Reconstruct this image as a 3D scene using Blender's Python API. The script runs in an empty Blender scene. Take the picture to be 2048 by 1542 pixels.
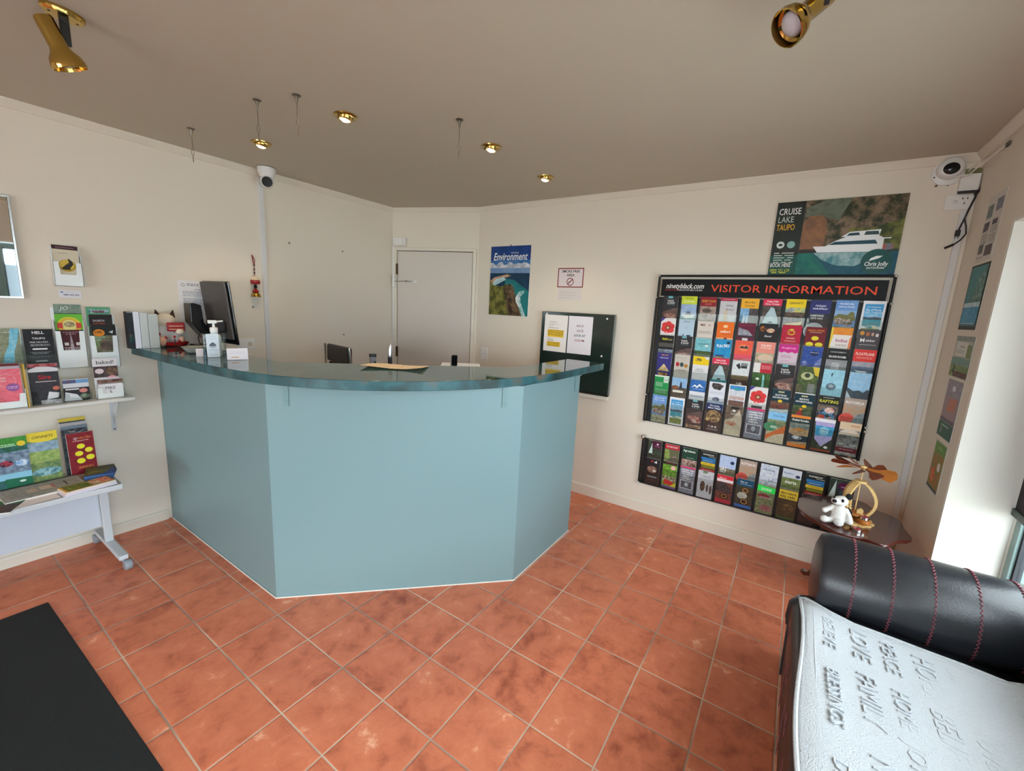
import bpy, bmesh, math, random
from mathutils import Matrix, Vector
random.seed(7)
PI = math.pi
SC = bpy.context.scene
COL = SC.collection

# ------------------------------------------------------------------ camera, world, light, exposure
cd = bpy.data.cameras.new('camera'); cam = bpy.data.objects.new('camera', cd); COL.objects.link(cam)
cd.sensor_width = 36.0; cd.sensor_fit = 'HORIZONTAL'; cd.lens = 14.935; cd.clip_start = 0.02
CR = [[0.556704, -0.829173, 0.050523], [-0.119973, -0.140432, -0.982795], [0.822002, 0.541064, -0.177658]]   # right, down, forward
cam.matrix_world = Matrix(((CR[0][0], -CR[1][0], -CR[2][0], -0.1631), (CR[0][1], -CR[1][1], -CR[2][1], -1.6435), (CR[0][2], -CR[1][2], -CR[2][2], 1.5176), (0, 0, 0, 1)))
SC.camera = cam
SC.view_settings.view_transform = 'Standard'; SC.view_settings.look = 'None'
SC.view_settings.gamma = 1.0; SC.view_settings.use_curve_mapping = False
SC.view_settings.exposure = 1.22
SC.cycles.max_bounces = 14; SC.cycles.diffuse_bounces = 8; SC.cycles.transparent_max_bounces = 24
SC.cycles.sample_clamp_indirect = 8.0; SC.cycles.caustics_reflective = False; SC.cycles.caustics_refractive = False

W = bpy.data.worlds.new('daylight'); SC.world = W; W.use_nodes = True
bg = W.node_tree.nodes['Background']
bg.inputs[0].default_value = (0.90, 0.96, 1.04, 1); bg.inputs[1].default_value = 7.0
def portal(x0, x1, z0, z1, y, west=False):
    l = bpy.data.lights.new('window_portal', 'AREA'); l.shape = 'RECTANGLE'; l.size = x1-x0; l.size_y = z1-z0
    l.cycles.is_portal = True
    o = bpy.data.objects.new('window_portal', l); COL.objects.link(o)
    o.location = (y, (x0+x1)/2, (z0+z1)/2) if west else ((x0+x1)/2, y, (z0+z1)/2)
    o.rotation_euler = (PI/2, 0, -PI/2) if west else (PI/2, 0, 0)   # facing into the room
    return o

# ------------------------------------------------------------------ helpers
def lin(c):
    if isinstance(c, str): c = tuple(int(c[i:i+2], 16) for i in (0, 2, 4))
    return tuple((x/255/12.92 if x/255 <= .04045 else ((x/255+.055)/1.055)**2.4) for x in c)
MATS = {}
def mat(name, col, rough=.6, metal=0., bump=0., bscale=60., spec=.5, var=0., vscale=3., coat=0., emit=0., trans=0.):
    if name in MATS: return MATS[name]
    m = bpy.data.materials.new(name); m.use_nodes = True; nt = m.node_tree; b = nt.nodes['Principled BSDF']
    c = lin(col); b.inputs['Base Color'].default_value = (*c, 1); b.inputs['Roughness'].default_value = rough
    b.inputs['Metallic'].default_value = metal; b.inputs['Specular IOR Level'].default_value = spec
    b.inputs['Coat Weight'].default_value = coat; b.inputs['Coat Roughness'].default_value = .06
    if trans: b.inputs['Transmission Weight'].default_value = trans
    if emit: b.inputs['Emission Color'].default_value = (*c, 1); b.inputs['Emission Strength'].default_value = emit
    tc = nt.nodes.new('ShaderNodeTexCoord')
    if bump:
        n = nt.nodes.new('ShaderNodeTexNoise'); n.inputs['Scale'].default_value = bscale; n.inputs['Detail'].default_value = 4
        bp = nt.nodes.new('ShaderNodeBump'); bp.inputs['Strength'].default_value = bump; bp.inputs['Distance'].default_value = .004
        nt.links.new(tc.outputs['Object'], n.inputs['Vector']); nt.links.new(n.outputs[0], bp.inputs['Height']); nt.links.new(bp.outputs[0], b.inputs['Normal'])
    if var:
        n = nt.nodes.new('ShaderNodeTexNoise'); n.inputs['Scale'].default_value = vscale; n.inputs['Detail'].default_value = 5
        mx = nt.nodes.new('ShaderNodeMix'); mx.data_type = 'RGBA'
        mx.inputs[6].default_value = (*[x*(1-var) for x in c], 1); mx.inputs[7].default_value = (*[min(1, x*(1+var)) for x in c], 1)
        nt.links.new(tc.outputs['Object'], n.inputs['Vector']); nt.links.new(n.outputs[0], mx.inputs[0]); nt.links.new(mx.outputs[2], b.inputs['Base Color'])
    MATS[name] = m; return m
def clear_mat(name, tint=(255, 255, 255), gloss=.09, rough=.03, body=0.):
    if name in MATS: return MATS[name]
    m = bpy.data.materials.new(name); m.use_nodes = True; nt = m.node_tree; nt.nodes.remove(nt.nodes['Principled BSDF'])
    out = nt.nodes['Material Output']; t = nt.nodes.new('ShaderNodeBsdfTransparent'); t.inputs[0].default_value = (*lin(tint), 1)
    g = nt.nodes.new('ShaderNodeBsdfGlossy'); g.inputs['Roughness'].default_value = rough
    lw = nt.nodes.new('ShaderNodeLayerWeight'); lw.inputs[0].default_value = .35
    ma = nt.nodes.new('ShaderNodeMath'); ma.operation = 'MULTIPLY_ADD'; ma.inputs[1].default_value = .3; ma.inputs[2].default_value = gloss
    x = nt.nodes.new('ShaderNodeMixShader'); nt.links.new(lw.outputs['Fresnel'], ma.inputs[0]); nt.links.new(ma.outputs[0], x.inputs[0])
    nt.links.new(t.outputs[0], x.inputs[1]); nt.links.new(g.outputs[0], x.inputs[2]); nt.links.new(x.outputs[0], out.inputs[0])
    MATS[name] = m; return m
def print_mat(name, scale, rough=.55):
    """printed paper: two colour attributes mottled together like the tones of a printed photo"""
    m = bpy.data.materials.new(name); m.use_nodes = True; nt = m.node_tree; b = nt.nodes['Principled BSDF']
    b.inputs['Roughness'].default_value = rough; b.inputs['Specular IOR Level'].default_value = .3
    a1 = nt.nodes.new('ShaderNodeAttribute'); a1.attribute_name = 'ink'; a2 = nt.nodes.new('ShaderNodeAttribute'); a2.attribute_name = 'ink2'
    tc = nt.nodes.new('ShaderNodeTexCoord'); oi = nt.nodes.new('ShaderNodeObjectInfo')
    ml = nt.nodes.new('ShaderNodeVectorMath'); ml.operation = 'MULTIPLY_ADD'; ml.inputs[1].default_value = (1, 1, 1)
    cb = nt.nodes.new('ShaderNodeCombineXYZ'); mu = nt.nodes.new('ShaderNodeMath'); mu.operation = 'MULTIPLY'; mu.inputs[1].default_value = 37.
    nt.links.new(oi.outputs['Random'], mu.inputs[0]); nt.links.new(mu.outputs[0], cb.inputs[2])
    nt.links.new(tc.outputs['Object'], ml.inputs[0]); nt.links.new(cb.outputs[0], ml.inputs[2])
    n = nt.nodes.new('ShaderNodeTexNoise'); n.inputs['Scale'].default_value = scale; n.inputs['Detail'].default_value = 5; n.inputs['Roughness'].default_value = .65
    r = nt.nodes.new('ShaderNodeMapRange'); r.inputs[1].default_value = .40; r.inputs[2].default_value = .60
    mx = nt.nodes.new('ShaderNodeMix'); mx.data_type = 'RGBA'
    nt.links.new(ml.outputs[0], n.inputs['Vector']); nt.links.new(n.outputs[0], r.inputs[0]); nt.links.new(r.outputs[0], mx.inputs[0])
    nt.links.new(a1.outputs['Color'], mx.inputs[6]); nt.links.new(a2.outputs['Color'], mx.inputs[7]); nt.links.new(mx.outputs[2], b.inputs['Base Color'])
    MATS[name] = m; return m
PRINT = print_mat('printed_paper', 55.); POSTER = print_mat('printed_poster', 17., .45)

def frame(o, right):
    r = Vector(right).normalized(); u = Vector((0, 0, 1)); n = r.cross(u)
    return Matrix(((r.x, u.x, n.x, o[0]), (r.y, u.y, n.y, o[1]), (r.z, u.z, n.z, o[2]), (0, 0, 0, 1)))
XR, YL, YW = 3.033, 1.730, -2.295
def fR(y, z, off=0.): return frame((XR-off, y, z), (0, -1, 0))          # on the right wall, facing -x
def fL(x, z, off=0.): return frame((x, YL-off, z), (1, 0, 0))           # on the left wall, facing -y
def fW(x, z, off=0.): return frame((x, YW+off, z), (-1, 0, 0))          # on the window wall, facing +y
def TR(x=0, y=0, z=0): return Matrix.Translation((x, y, z))
def RX(a): return Matrix.Rotation(a, 4, 'X')
def RY(a): return Matrix.Rotation(a, 4, 'Y')
def RZ(a): return Matrix.Rotation(a, 4, 'Z')

class MB:
    def __init__(s): s.v = []; s.f = []; s.c = []; s.c2 = []; s.M = Matrix(); s.col = None; s.col2 = None
    def ink(s, a, b=None): s.col = (*lin(a), 1); s.col2 = (*lin(b), 1) if b else s.col; return s
    def add(s, vs, fs):
        k = len(s.v); s.v += [tuple(s.M @ Vector(p)) for p in vs]
        for f in fs: s.f.append([i+k for i in f]); s.c.append(s.col); s.c2.append(s.col2)
        return s
    def box(s, x0, y0, z0, x1, y1, z1):
        return s.add([(x0,y0,z0),(x1,y0,z0),(x1,y1,z0),(x0,y1,z0),(x0,y0,z1),(x1,y0,z1),(x1,y1,z1),(x0,y1,z1)],
            [(0,3,2,1),(4,5,6,7),(0,1,5,4),(1,2,6,5),(2,3,7,6),(3,0,4,7)])
    def prism(s, pts, z0, z1):
        n = len(pts); return s.add([(x,y,z0) for x,y in pts]+[(x,y,z1) for x,y in pts],
            [tuple(range(n))[::-1], tuple(range(n, 2*n))]+[(i,(i+1)%n,n+(i+1)%n,n+i) for i in range(n)])
    def poly(s, pts, z): return s.add([(x,y,z) for x,y in pts], [tuple(range(len(pts)))])
    def lathe(s, prof, n=24, cap=True):
        vs = [(r*math.cos(2*PI*i/n), r*math.sin(2*PI*i/n), h) for r,h in prof for i in range(n)]; m = len(prof)
        fs = [(j*n+i, j*n+(i+1)%n, (j+1)*n+(i+1)%n, (j+1)*n+i) for j in range(m-1) for i in range(n)]
        if cap: fs += [tuple(range(n))[::-1], tuple(range((m-1)*n, m*n))]
        return s.add(vs, fs)
    def ball(s, c, rx, ry=None, rz=None, n=16, m=10, M=None):
        ry = ry or rx; rz = rz or rx; o = s.M
        s.M = o @ TR(*c) @ (M or Matrix()) @ Matrix.Diagonal((rx, ry, rz, 1))
        s.lathe([(max(1e-4, math.sin(PI*j/m)), -math.cos(PI*j/m)) for j in range(m+1)], n); s.M = o; return s
    def tube(s, path, r, n=8, closed=False):
        P = [Vector(p) for p in path]; m = len(P); R = r if isinstance(r, (list, tuple)) else [r]*m; vs = []
        up = None
        for i, p in enumerate(P):
            a = P[(i-1) % m] if (i or closed) else P[0]; b = P[(i+1) % m] if (i < m-1 or closed) else P[-1]
            d = (b-a).normalized()
            if up is None: up = Vector((0,0,1)) if abs(d.z) < .9 else Vector((1,0,0))
            x = d.cross(up).normalized(); up = x.cross(d).normalized()
            vs += [tuple(p+R[i]*(math.cos(2*PI*k/n)*x+math.sin(2*PI*k/n)*up)) for k in range(n)]
        fs = [(j*n+i, j*n+(i+1)%n, (j+1)%m*n+(i+1)%n, (j+1)%m*n+i) for j in range(m if closed else m-1) for i in range(n)]
        if not closed: fs += [tuple(range(n))[::-1], tuple(range((m-1)*n, m*n))]
        return s.add(vs, fs)
def obj(name, mb, m, parent=None, M=None, smooth=False, bevel=0., seg=2, sub=0):
    me = bpy.data.meshes.new(name); me.from_pydata(mb.v, [], mb.f); me.materials.append(m)
    if mb.c and mb.c[0] is not None:
        for nm, cs in (('ink', mb.c), ('ink2', mb.c2)):
            a = me.color_attributes.new(nm, 'FLOAT_COLOR', 'CORNER'); flat = []
            for f, c in zip(mb.f, cs): flat += list(c)*len(f)
            a.data.foreach_set('color', flat)
    me.validate()
    if smooth:
        me.polygons.foreach_set('use_smooth', [True]*len(me.polygons)); me.set_sharp_from_angle(angle=math.radians(38))
    o = bpy.data.objects.new(name, me); COL.objects.link(o)
    if parent: o.parent = parent
    if M is not None: o.matrix_basis = M
    if bevel:
        b = o.modifiers.new('bevel', 'BEVEL'); b.width = bevel; b.segments = seg; b.limit_method = 'ANGLE'
    if sub: b = o.modifiers.new('sub', 'SUBSURF'); b.levels = sub; b.render_levels = sub
    return o
def tag(o, label, cat, group=None):
    o['label'] = label; o['category'] = cat
    if group: o['group'] = group
    return o
def struct(o): o['kind'] = 'structure'; return o
def thing(name, label, cat, M=None, group=None):
    o = bpy.data.objects.new(name, None); COL.objects.link(o); o.empty_display_size = .05
    if M is not None: o.matrix_basis = M
    return tag(o, label, cat, group)
def rect(x0, y0, x1, y1): return [(x0,y0),(x1,y0),(x1,y1),(x0,y1)]
def B(*a): return MB().box(*a)

# text -> polygons
TX = {}
def text_polys(s, bold=0.):
    if (s, bold) in TX: return TX[s, bold]
    cu = bpy.data.curves.new('t', 'FONT'); cu.body = s; cu.size = 1.0; cu.resolution_u = 2; cu.offset = bold; cu.fill_mode = 'FRONT'
    o = bpy.data.objects.new('t', cu); me = bpy.data.meshes.new_from_object(o)
    r = ([tuple(v.co) for v in me.vertices], [tuple(p.vertices) for p in me.polygons])
    bpy.data.objects.remove(o); bpy.data.curves.remove(cu); bpy.data.meshes.remove(me); TX[s, bold] = r; return r
def put_text(mb, s, x, y, h, z, al='c', bold=.02, maxw=None, shear=0., fit=False):
    vs, fs = text_polys(s, bold*.4)
    if not vs: return
    x0 = min(v[0] for v in vs); x1 = max(v[0] for v in vs); k = h/.70; w = (x1-x0)*k; kx = k
    if maxw and (fit or w > maxw): kx = k*maxw/w; w = maxw
    ox = x-w/2 if al == 'c' else (x if al == 'l' else x-w)
    out = [(ox+(v[0]-x0)*kx+shear*v[1]*k, y+v[1]*k, z) for v in vs]
    # make sure the polygons face the viewer
    def area(f):
        a = 0
        for i in range(len(f)): p = out[f[i]]; q = out[f[(i+1) % len(f)]]; a += p[0]*q[1]-q[0]*p[1]
        return a
    mb.add(out, [f if area(f) > 0 else f[::-1] for f in fs])
def draw(mb, design, w, h, z=.0004, dz=.00025):
    """print a cover: rectangles, ellipses, polygons, text and small-print bars in the unit square of the sheet"""
    for it in design:
        k = it[0]; z += dz
        if k == 'r': mb.ink(*it[5:]); mb.poly(rect(it[1]*w, it[2]*h, it[3]*w, it[4]*h), z)
        elif k == 'e': mb.ink(*it[5:]); mb.poly([(it[1]*w+it[3]*w*math.cos(a*PI/12), it[2]*h+it[4]*w*math.sin(a*PI/12)) for a in range(24)], z)
        elif k == 'o':   # ring
            mb.ink(it[6]); P = [(math.cos(a*PI/16), math.sin(a*PI/16)) for a in range(32)]
            for i in range(32):
                a, b = P[i], P[(i+1) % 32]; mb.add([(it[1]*w+w*it[3]*a[0], it[2]*h+w*it[4]*a[1], z), (it[1]*w+w*it[3]*b[0], it[2]*h+w*it[4]*b[1], z),
                    (it[1]*w+w*(it[3]-it[5])*b[0], it[2]*h+w*(it[4]-it[5])*b[1], z), (it[1]*w+w*(it[3]-it[5])*a[0], it[2]*h+w*(it[4]-it[5])*a[1], z)], [(0, 1, 2, 3)])
        elif k == 'p': mb.ink(*it[2:]); mb.poly([(x*w, y*h) for x, y in it[1]], z)
        elif k == 't':   # x, y, cap height, text, colour, [align, maxw, bold, shear]
            mb.ink(it[5]); ex = it[6] if len(it) > 6 else {}
            put_text(mb, it[4], it[1]*w, it[2]*h, it[3]*h, z, ex.get('al', 'c'), ex.get('b', .02), ex.get('w', .86)*w, ex.get('s', 0))
        elif k == 'l':   # small print: x0, y, x1, rows, colour
            mb.ink(it[5]); rr = random.Random(int(it[1]*100+it[2]*977))
            for r in range(it[4]):
                x = it[1]
                while x < it[3]-.02:
                    e = min(it[3], x+rr.uniform(.04, .13)); y = it[2]-r*.032; mb.poly(rect(x*w, y*h, e*w, (y+.013)*h), z); x = e+.02
def card(name, w, h, design, th=.003, parent=None, M=None, m=None, side='e4e2dc', cx=True):
    mb = MB().ink(side); mb.box(0, 0, -th, w, h, 0)
    draw(mb, design, w, h)
    if cx: mb.v = [(x-w/2, y, z) for x, y, z in mb.v]
    return obj(name, mb, m or PRINT, parent, M)

# ------------------------------------------------------------------ the room
T = .255
H = 2.40
WX0, OPX0, OPX1, OPZ = -4.2, -1.0, 2.43, 1.972      # west wall; opening in the window wall
RV = -2.51                                         # window plane
wallm = mat('wall_paint', 'e1d8ca', .75, bump=.05, bscale=220)
ceilm = mat('ceiling_paint', 'bdb5a5', .8, bump=.05, bscale=200)
trimm = mat('trim_paint', 'dfd8ca', .45)
revealm = mat('reveal_paint', 'e6e3da', .6)

def floor_material():
    m = bpy.data.materials.new('terracotta_tile'); m.use_nodes = True; nt = m.node_tree; L = nt.links.new
    b = nt.nodes['Principled BSDF']; N = lambda t: nt.nodes.new(t)
    g = N('ShaderNodeNewGeometry'); sp = N('ShaderNodeSeparateXYZ'); L(g.outputs['Position'], sp.inputs[0])
    def mth(op, a, bb=None, c=None):
        n = N('ShaderNodeMath'); n.operation = op
        for i, v in enumerate((a, bb, c)):
            if v is None: continue
            if isinstance(v, (int, float)): n.inputs[i].default_value = v
            else: L(v, n.inputs[i])
        return n.outputs[0]
    ds = []; ids = []
    for ax in (0, 1):
        q = mth('ADD', mth('DIVIDE', sp.outputs[ax], T), .5)
        fr = mth('ABSOLUTE', mth('SUBTRACT', mth('FRACT', q), .5)); ds.append(fr); ids.append(mth('FLOOR', mth('DIVIDE', sp.outputs[ax], T)))
    d = mth('MINIMUM', ds[0], ds[1])
    nz = N('ShaderNodeTexNoise'); nz.inputs['Scale'].default_value = 30; nz.inputs['Detail'].default_value = 3; L(g.outputs['Position'], nz.inputs[0])
    dd = mth('ADD', d, mth('MULTIPLY', mth('SUBTRACT', nz.outputs[0], .5), .004))
    edge = N('ShaderNodeMapRange'); edge.inputs[1].default_value = .0075; edge.inputs[2].default_value = .0125; L(dd, edge.inputs[0])
    cid = N('ShaderNodeCombineXYZ'); L(ids[0], cid.inputs[0]); L(ids[1], cid.inputs[1])
    wn = N('ShaderNodeTexWhiteNoise'); wn.noise_dimensions = '3D'; L(cid.outputs[0], wn.inputs['Vector'])
    off = N('ShaderNodeVectorMath'); off.operation = 'MULTIPLY_ADD'; off.inputs[1].default_value = (9, 9, 9); L(wn.outputs['Color'], off.inputs[0]); L(g.outputs['Position'], off.inputs[2])
    n1 = N('ShaderNodeTexNoise'); n1.inputs['Scale'].default_value = 11; n1.inputs['Detail'].default_value = 9; n1.inputs['Roughness'].default_value = .68; n1.inputs['Distortion'].default_value = .3; L(off.outputs[0], n1.inputs[0])
    n2 = N('ShaderNodeTexNoise'); n2.inputs['Scale'].default_value = 4; n2.inputs['Detail'].default_value = 4; L(off.outputs[0], n2.inputs[0])
    r1 = N('ShaderNodeValToRGB'); e = r1.color_ramp.elements
    e[0].position = .33; e[0].color = (*lin('984a33'), 1); e[1].position = .70; e[1].color = (*lin('f2b493'), 1)
    q = r1.color_ramp.elements.new(.49); q.color = (*lin('cc7353'), 1); q = r1.color_ramp.elements.new(.62); q.color = (*lin('d8805e'), 1)
    L(mth('ADD', mth('MULTIPLY', n1.outputs[0], .72), mth('ADD', mth('MULTIPLY', n2.outputs[0], .26), mth('MULTIPLY', wn.outputs['Value'], .05))), r1.inputs[0])
    n3 = N('ShaderNodeTexNoise'); n3.inputs['Scale'].default_value = 2.2; n3.inputs['Detail'].default_value = 3; L(g.outputs['Position'], n3.inputs[0])
    gr = N('ShaderNodeMix'); gr.data_type = 'RGBA'; gr.inputs[6].default_value = (*lin('8d8176'), 1); gr.inputs[7].default_value = (*lin('cdb9a4'), 1)
    rr = N('ShaderNodeMapRange'); rr.inputs[1].default_value = .4; rr.inputs[2].default_value = .6; L(n3.outputs[0], rr.inputs[0]); L(rr.outputs[0], gr.inputs[0])
    mx = N('ShaderNodeMix'); mx.data_type = 'RGBA'; L(edge.outputs[0], mx.inputs[0]); L(gr.outputs[2], mx.inputs[6]); L(r1.outputs[0], mx.inputs[7]); L(mx.outputs[2], b.inputs['Base Color'])
    ro = N('ShaderNodeMapRange'); ro.inputs[3].default_value = .8; ro.inputs[4].default_value = .40; L(edge.outputs[0], ro.inputs[0]); L(ro.outputs[0], b.inputs['Roughness'])
    be = N('ShaderNodeMapRange'); be.inputs[1].default_value = .004; be.inputs[2].default_value = .03; L(dd, be.inputs[0])
    hb = mth('ADD', mth('MULTIPLY', be.outputs[0], 1.), mth('MULTIPLY', n1.outputs[0], .35))
    bp = N('ShaderNodeBump'); bp.inputs['Strength'].default_value = .5; bp.inputs['Distance'].default_value = .003; L(hb, bp.inputs['Height']); L(bp.outputs[0], b.inputs['Normal'])
    return m
DA, DB = (2.736, 1.730), (3.033, .902)
room = [(WX0, YW), (3.033, YW), (3.033, .902), (2.736, 1.73), (WX0, 1.73)]
fl = MB(); fl.prism([(WX0-.15, RV-.06), (3.18, RV-.06), (3.18, 1.9), (WX0-.15, 1.9)], -.12, 0.)
struct(obj('floor', fl, floor_material()))
ce = MB(); ce.prism([(WX0-.15, RV-.2), (3.18, RV-.2), (3.18, 1.9), (WX0-.15, 1.9)], H, H+.12); struct(obj('ceiling', ce, ceilm))
struct(obj('wall_left', B(WX0-.15, 1.73, 0, 2.736, 1.88, H), wallm))
struct(obj('wall_right', B(3.033, YW, 0, 3.18, .902, H), wallm))
WY0, WY1 = -1.85, .75                                # glazed entrance in the west wall
struct(obj('wall_west_corner', B(WX0-.15, RV-.2, 0, WX0, WY0, H), wallm))
struct(obj('wall_west', B(WX0-.15, WY1, 0, WX0, 1.73, H), wallm))
struct(obj('wall_west_lintel', B(WX0-.15, WY0, OPZ, WX0, WY1, H), wallm))
ddx, ddy = DB[0]-DA[0], DB[1]-DA[1]; dl = math.hypot(ddx, ddy); dn = (-ddy/dl*1.0, ddx/dl)  # outward normal of the diagonal wall
ux, uy = ddx/dl, ddy/dl
def dpt(s, o=0.): return (DA[0]+ux*s-uy*o*-1*-1, DA[1]+uy*s+ux*o) if False else (DA[0]+ux*s-uy*o, DA[1]+uy*s+ux*o)
wd = MB(); P = [dpt(0), dpt(dl), dpt(dl, .14), dpt(0, .14)]; wd.prism(P[::-1], 0, H); wdo = obj('wall_diagonal', wd, wallm); struct(wdo)
struct(obj('wall_front_right', B(OPX1, RV-.2, 0, 3.18, YW, H), wallm))
struct(obj('wall_front_left', B(WX0, RV-.2, 0, OPX0, YW, H), wallm))
struct(obj('wall_front_lintel', B(OPX0, RV-.2, OPZ, OPX1, YW, H), wallm))
struct(obj('trim_1', MB().box(OPX1-.012, RV, 0, OPX1-.0005, YW-.001, OPZ), revealm))            # lining boards of the window recess
struct(obj('trim_2', MB().box(OPX0, RV, OPZ-.012, OPX1-.013, YW-.001, OPZ-.0005), revealm))
# cornices: a small cove strip under the ceiling
def strip(name, a, b, prof, m):
    """prof: (distance into the room, height) polygon swept from a to b; the room lies on the left of a->b"""
    dx, dy = b[0]-a[0], b[1]-a[1]; l = math.hypot(dx, dy); nx, ny = -dy/l, dx/l; n = len(prof); mb = MB()
    vs = [(p[0]+nx*o, p[1]+ny*o, z) for p in (a, b) for o, z in prof]
    mb.add(vs, [tuple(range(n)), tuple(range(n, 2*n))[::-1]]+[(i, (i+1) % n, n+(i+1) % n, n+i) for i in range(n)])
    return struct(obj(name, mb, m))
cor = [(.0005, H-.038), (.012, H-.038), (.016, H-.032), (.034, H-.014), (.038, H-.010), (.038, H-.0005), (.0005, H-.0005)]
strip('trim_3', (2.736, 1.73), (WX0, 1.73), cor, trimm)
strip('trim_4', (3.033, .902), (2.736, 1.73), cor, trimm)
strip('trim_5', (3.033, YW), (3.033, .902), cor, trimm)
strip('trim_6', (WX0, YW), (3.033, YW), cor, trimm)
strip('trim_7', (WX0, 1.73), (WX0, YW), cor, trimm)
def skirt(h): return [(.0005, .0005), (.014, .0005), (.014, h-.012), (.009, h-.003), (.004, h), (.0005, h)]
strip('baseboard_left', (.80, 1.73), (WX0, 1.73), skirt(.066), trimm)
strip('baseboard_back', (2.736, 1.73), (.866, 1.73), skirt(.066), trimm)
strip('baseboard_right', (3.033, YW), (3.033, .902), skirt(.094), trimm)
strip('baseboard_front', (OPX1, YW), (3.033, YW), skirt(.094), trimm)

# windows: aluminium frames with panes in the recess
chrome = mat('chrome', 'd6d6d6', .15, metal=1)
alu = mat('window_aluminium', '7f9795', .35, metal=.3); gask = mat('window_gasket', '2b2d33', .6)
pane = clear_mat('window_glass', (244, 248, 247), gloss=.03)
nW = 4; ww = (OPX1-.013-OPX0)/nW
for i in range(nW):
    x0 = OPX0+i*ww; x1 = x0+ww
    w = bpy.data.objects.new('window_%d' % (i+1), None); COL.objects.link(w); struct(w); w.location = ((x0+x1)/2, RV-.03, 0)
    f = MB(); a = -ww/2+.001; b_ = ww/2-.001; zt = OPZ-.014
    for q in ((a, 0.001, a+.045, zt), (b_-.045, 0.001, b_, zt), (a+.045, .001, b_-.045, .06), (a+.045, zt-.05, b_-.045, zt)): f.box(q[0], -.03, q[1], q[2], .025, q[3])
    if i == 0: f.box(a+.045, -.03, .98, b_-.045, .025, 1.03)
    fo = obj('window_frame', f, alu, w, bevel=.002)
    g = MB()
    for q in ((a+.045, .06, a+.058, zt-.05), (b_-.058, .06, b_-.045, zt-.05), (a+.045, .06, b_-.045, .072), (a+.045, zt-.062, b_-.045, zt-.05)): g.box(q[0], -.012, q[1], q[2], .012, q[3])
    obj('window_gasket', g, gask, w)
    obj('window_pane', B(a+.058, -.003, .072, b_-.058, .003, zt-.062), pane, w)
portal(OPX0, OPX1, 0, OPZ, RV-.09)
for i in range(2):
    w = bpy.data.objects.new('door_%d' % (i+2), None); COL.objects.link(w); struct(w); w.location = (WX0-.09, (WY0+WY1)/2+(i-.5)*(WY1-WY0)/2, 0); w.rotation_euler = (0, 0, -PI/2)
    a = -(WY1-WY0)/4+.001; b_ = -a; zt = OPZ-.001; f = MB()
    for q in ((a, .001, a+.06, zt), (b_-.06, .001, b_, zt), (a+.06, .001, b_-.06, .10), (a+.06, zt-.07, b_-.06, zt)): f.box(q[0], -.03, q[1], q[2], .03, q[3])
    obj('door_frame', f, alu, w, bevel=.002); obj('glass_pane', B(a+.06, -.003, .10, b_-.06, .003, zt-.07), pane, w)
    obj('door_handle', MB().tube([(a+.09, .03, .9), (a+.09, .07, .9), (a+.09, .07, 1.2), (a+.09, .03, 1.2)], .010), chrome, w, smooth=True)
portal(WY0, WY1, 0, OPZ, WX0-.17, west=True)
# outside: pale paving and a neighbouring unit with a blue roof (seen in the mirror)
struct(obj('outdoor_paving', B(-14, RV-.205, -.2, WX0-.155, 10, -.13), mat('paving', 'b9b7b0', .8, var=.1)))
o = obj('outdoor_paving', B(-14, -16, -.2, 16, RV-.21, -.13), mat('paving', 'b9b7b0', .8, var=.1)); struct(o)
nb = thing('neighbouring_building', 'pale blue-roofed single storey building across the forecourt, seen in the mirror', 'building', TR(4.5, -13.5, -.13))
obj('wall', B(-8, -2, 0, 8, 2, 2.6), mat('weatherboard', 'dfe3e6', .7), nb)
rb = MB(); rb.add([(-8.5,-2.5,2.6),(8.5,-2.5,2.6),(8.5,2.5,2.6),(-8.5,2.5,2.6),(-7,0,3.7),(7,0,3.7)], [(0,1,5,4),(2,3,4,5),(1,2,5),(3,0,4),(0,3,2,1)])
obj('roof', rb, mat('blue_roofing', '6d97b8', .5), nb)
for k in range(4): obj('window', B(-6.6+k*3.6, 2.0, .9, -5.2+k*3.6, 2.04, 2.1), mat('dark_glass', '39424a', .1), nb)

# door wall: the wide white door on the diagonal wall
doorm = mat('door_paint', 'd3cac0', .5)
FD = frame((DA[0], DA[1], 0), (ux, uy, 0))     # x along the wall, y up, z into the room
def D(o): return FD
d1 = bpy.data.objects.new('door_1', None); COL.objects.link(d1); struct(d1); d1.matrix_basis = FD
obj('door_leaf', B(.062, .004, .001, .826, 2.008, .012), doorm, d1)
fr = MB(); fr.box(.026, .001, .0005, .056, 2.042, .024); fr.box(.832, .001, .0005, .862, 2.042, .024); fr.box(.056, 2.014, .0005, .832, 2.042, .024)
obj('door_frame', fr, trimm, d1, bevel=.004)
obj('door_gap', MB().box(.056, .002, .0004, .832, 2.014, .0008), mat('dark_gap', '3a332c', .9), d1)
for z in (1.84, 1.04, .24): obj('hinge', MB().box(.048, z-.05, .012, .066, z+.05, .026).box(.054, z-.052, .026, .062, z+.052, .032), mat('dark_brass', '5a4632', .4, metal=.8), d1, bevel=.002)
obj('door_handle', MB().box(.755, .83, .012, .795, .93, .02).tube([(.775, .88, .02), (.775, .88, .06), (.70, .88, .06)], .009), mat('satin_metal', 'a8a49c', .3, metal=1), d1, smooth=True)
whitep = mat('white_plastic', 'e4e3e0', .4)
t = thing('door_sensor_box', 'white plastic alarm box above the top left corner of the back door', 'alarm box', FD @ TR(.09, 2.055, .0))
obj('housing', B(-.062, 0, .0005, .062, .078, .045), whitep, t, bevel=.006); obj('cover_seam', B(.042, .002, .045, .046, .076, .0462), mat('seam_grey', 'b9b9bc', .5), t)
t = thing('cable_duct', 'narrow white cable duct running down the left edge of the back door', 'cable duct', FD @ TR(.014, 0, 0))
obj('duct', B(-.009, .10, .0005, .011, 2.05, .016), whitep, t, bevel=.002)
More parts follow.
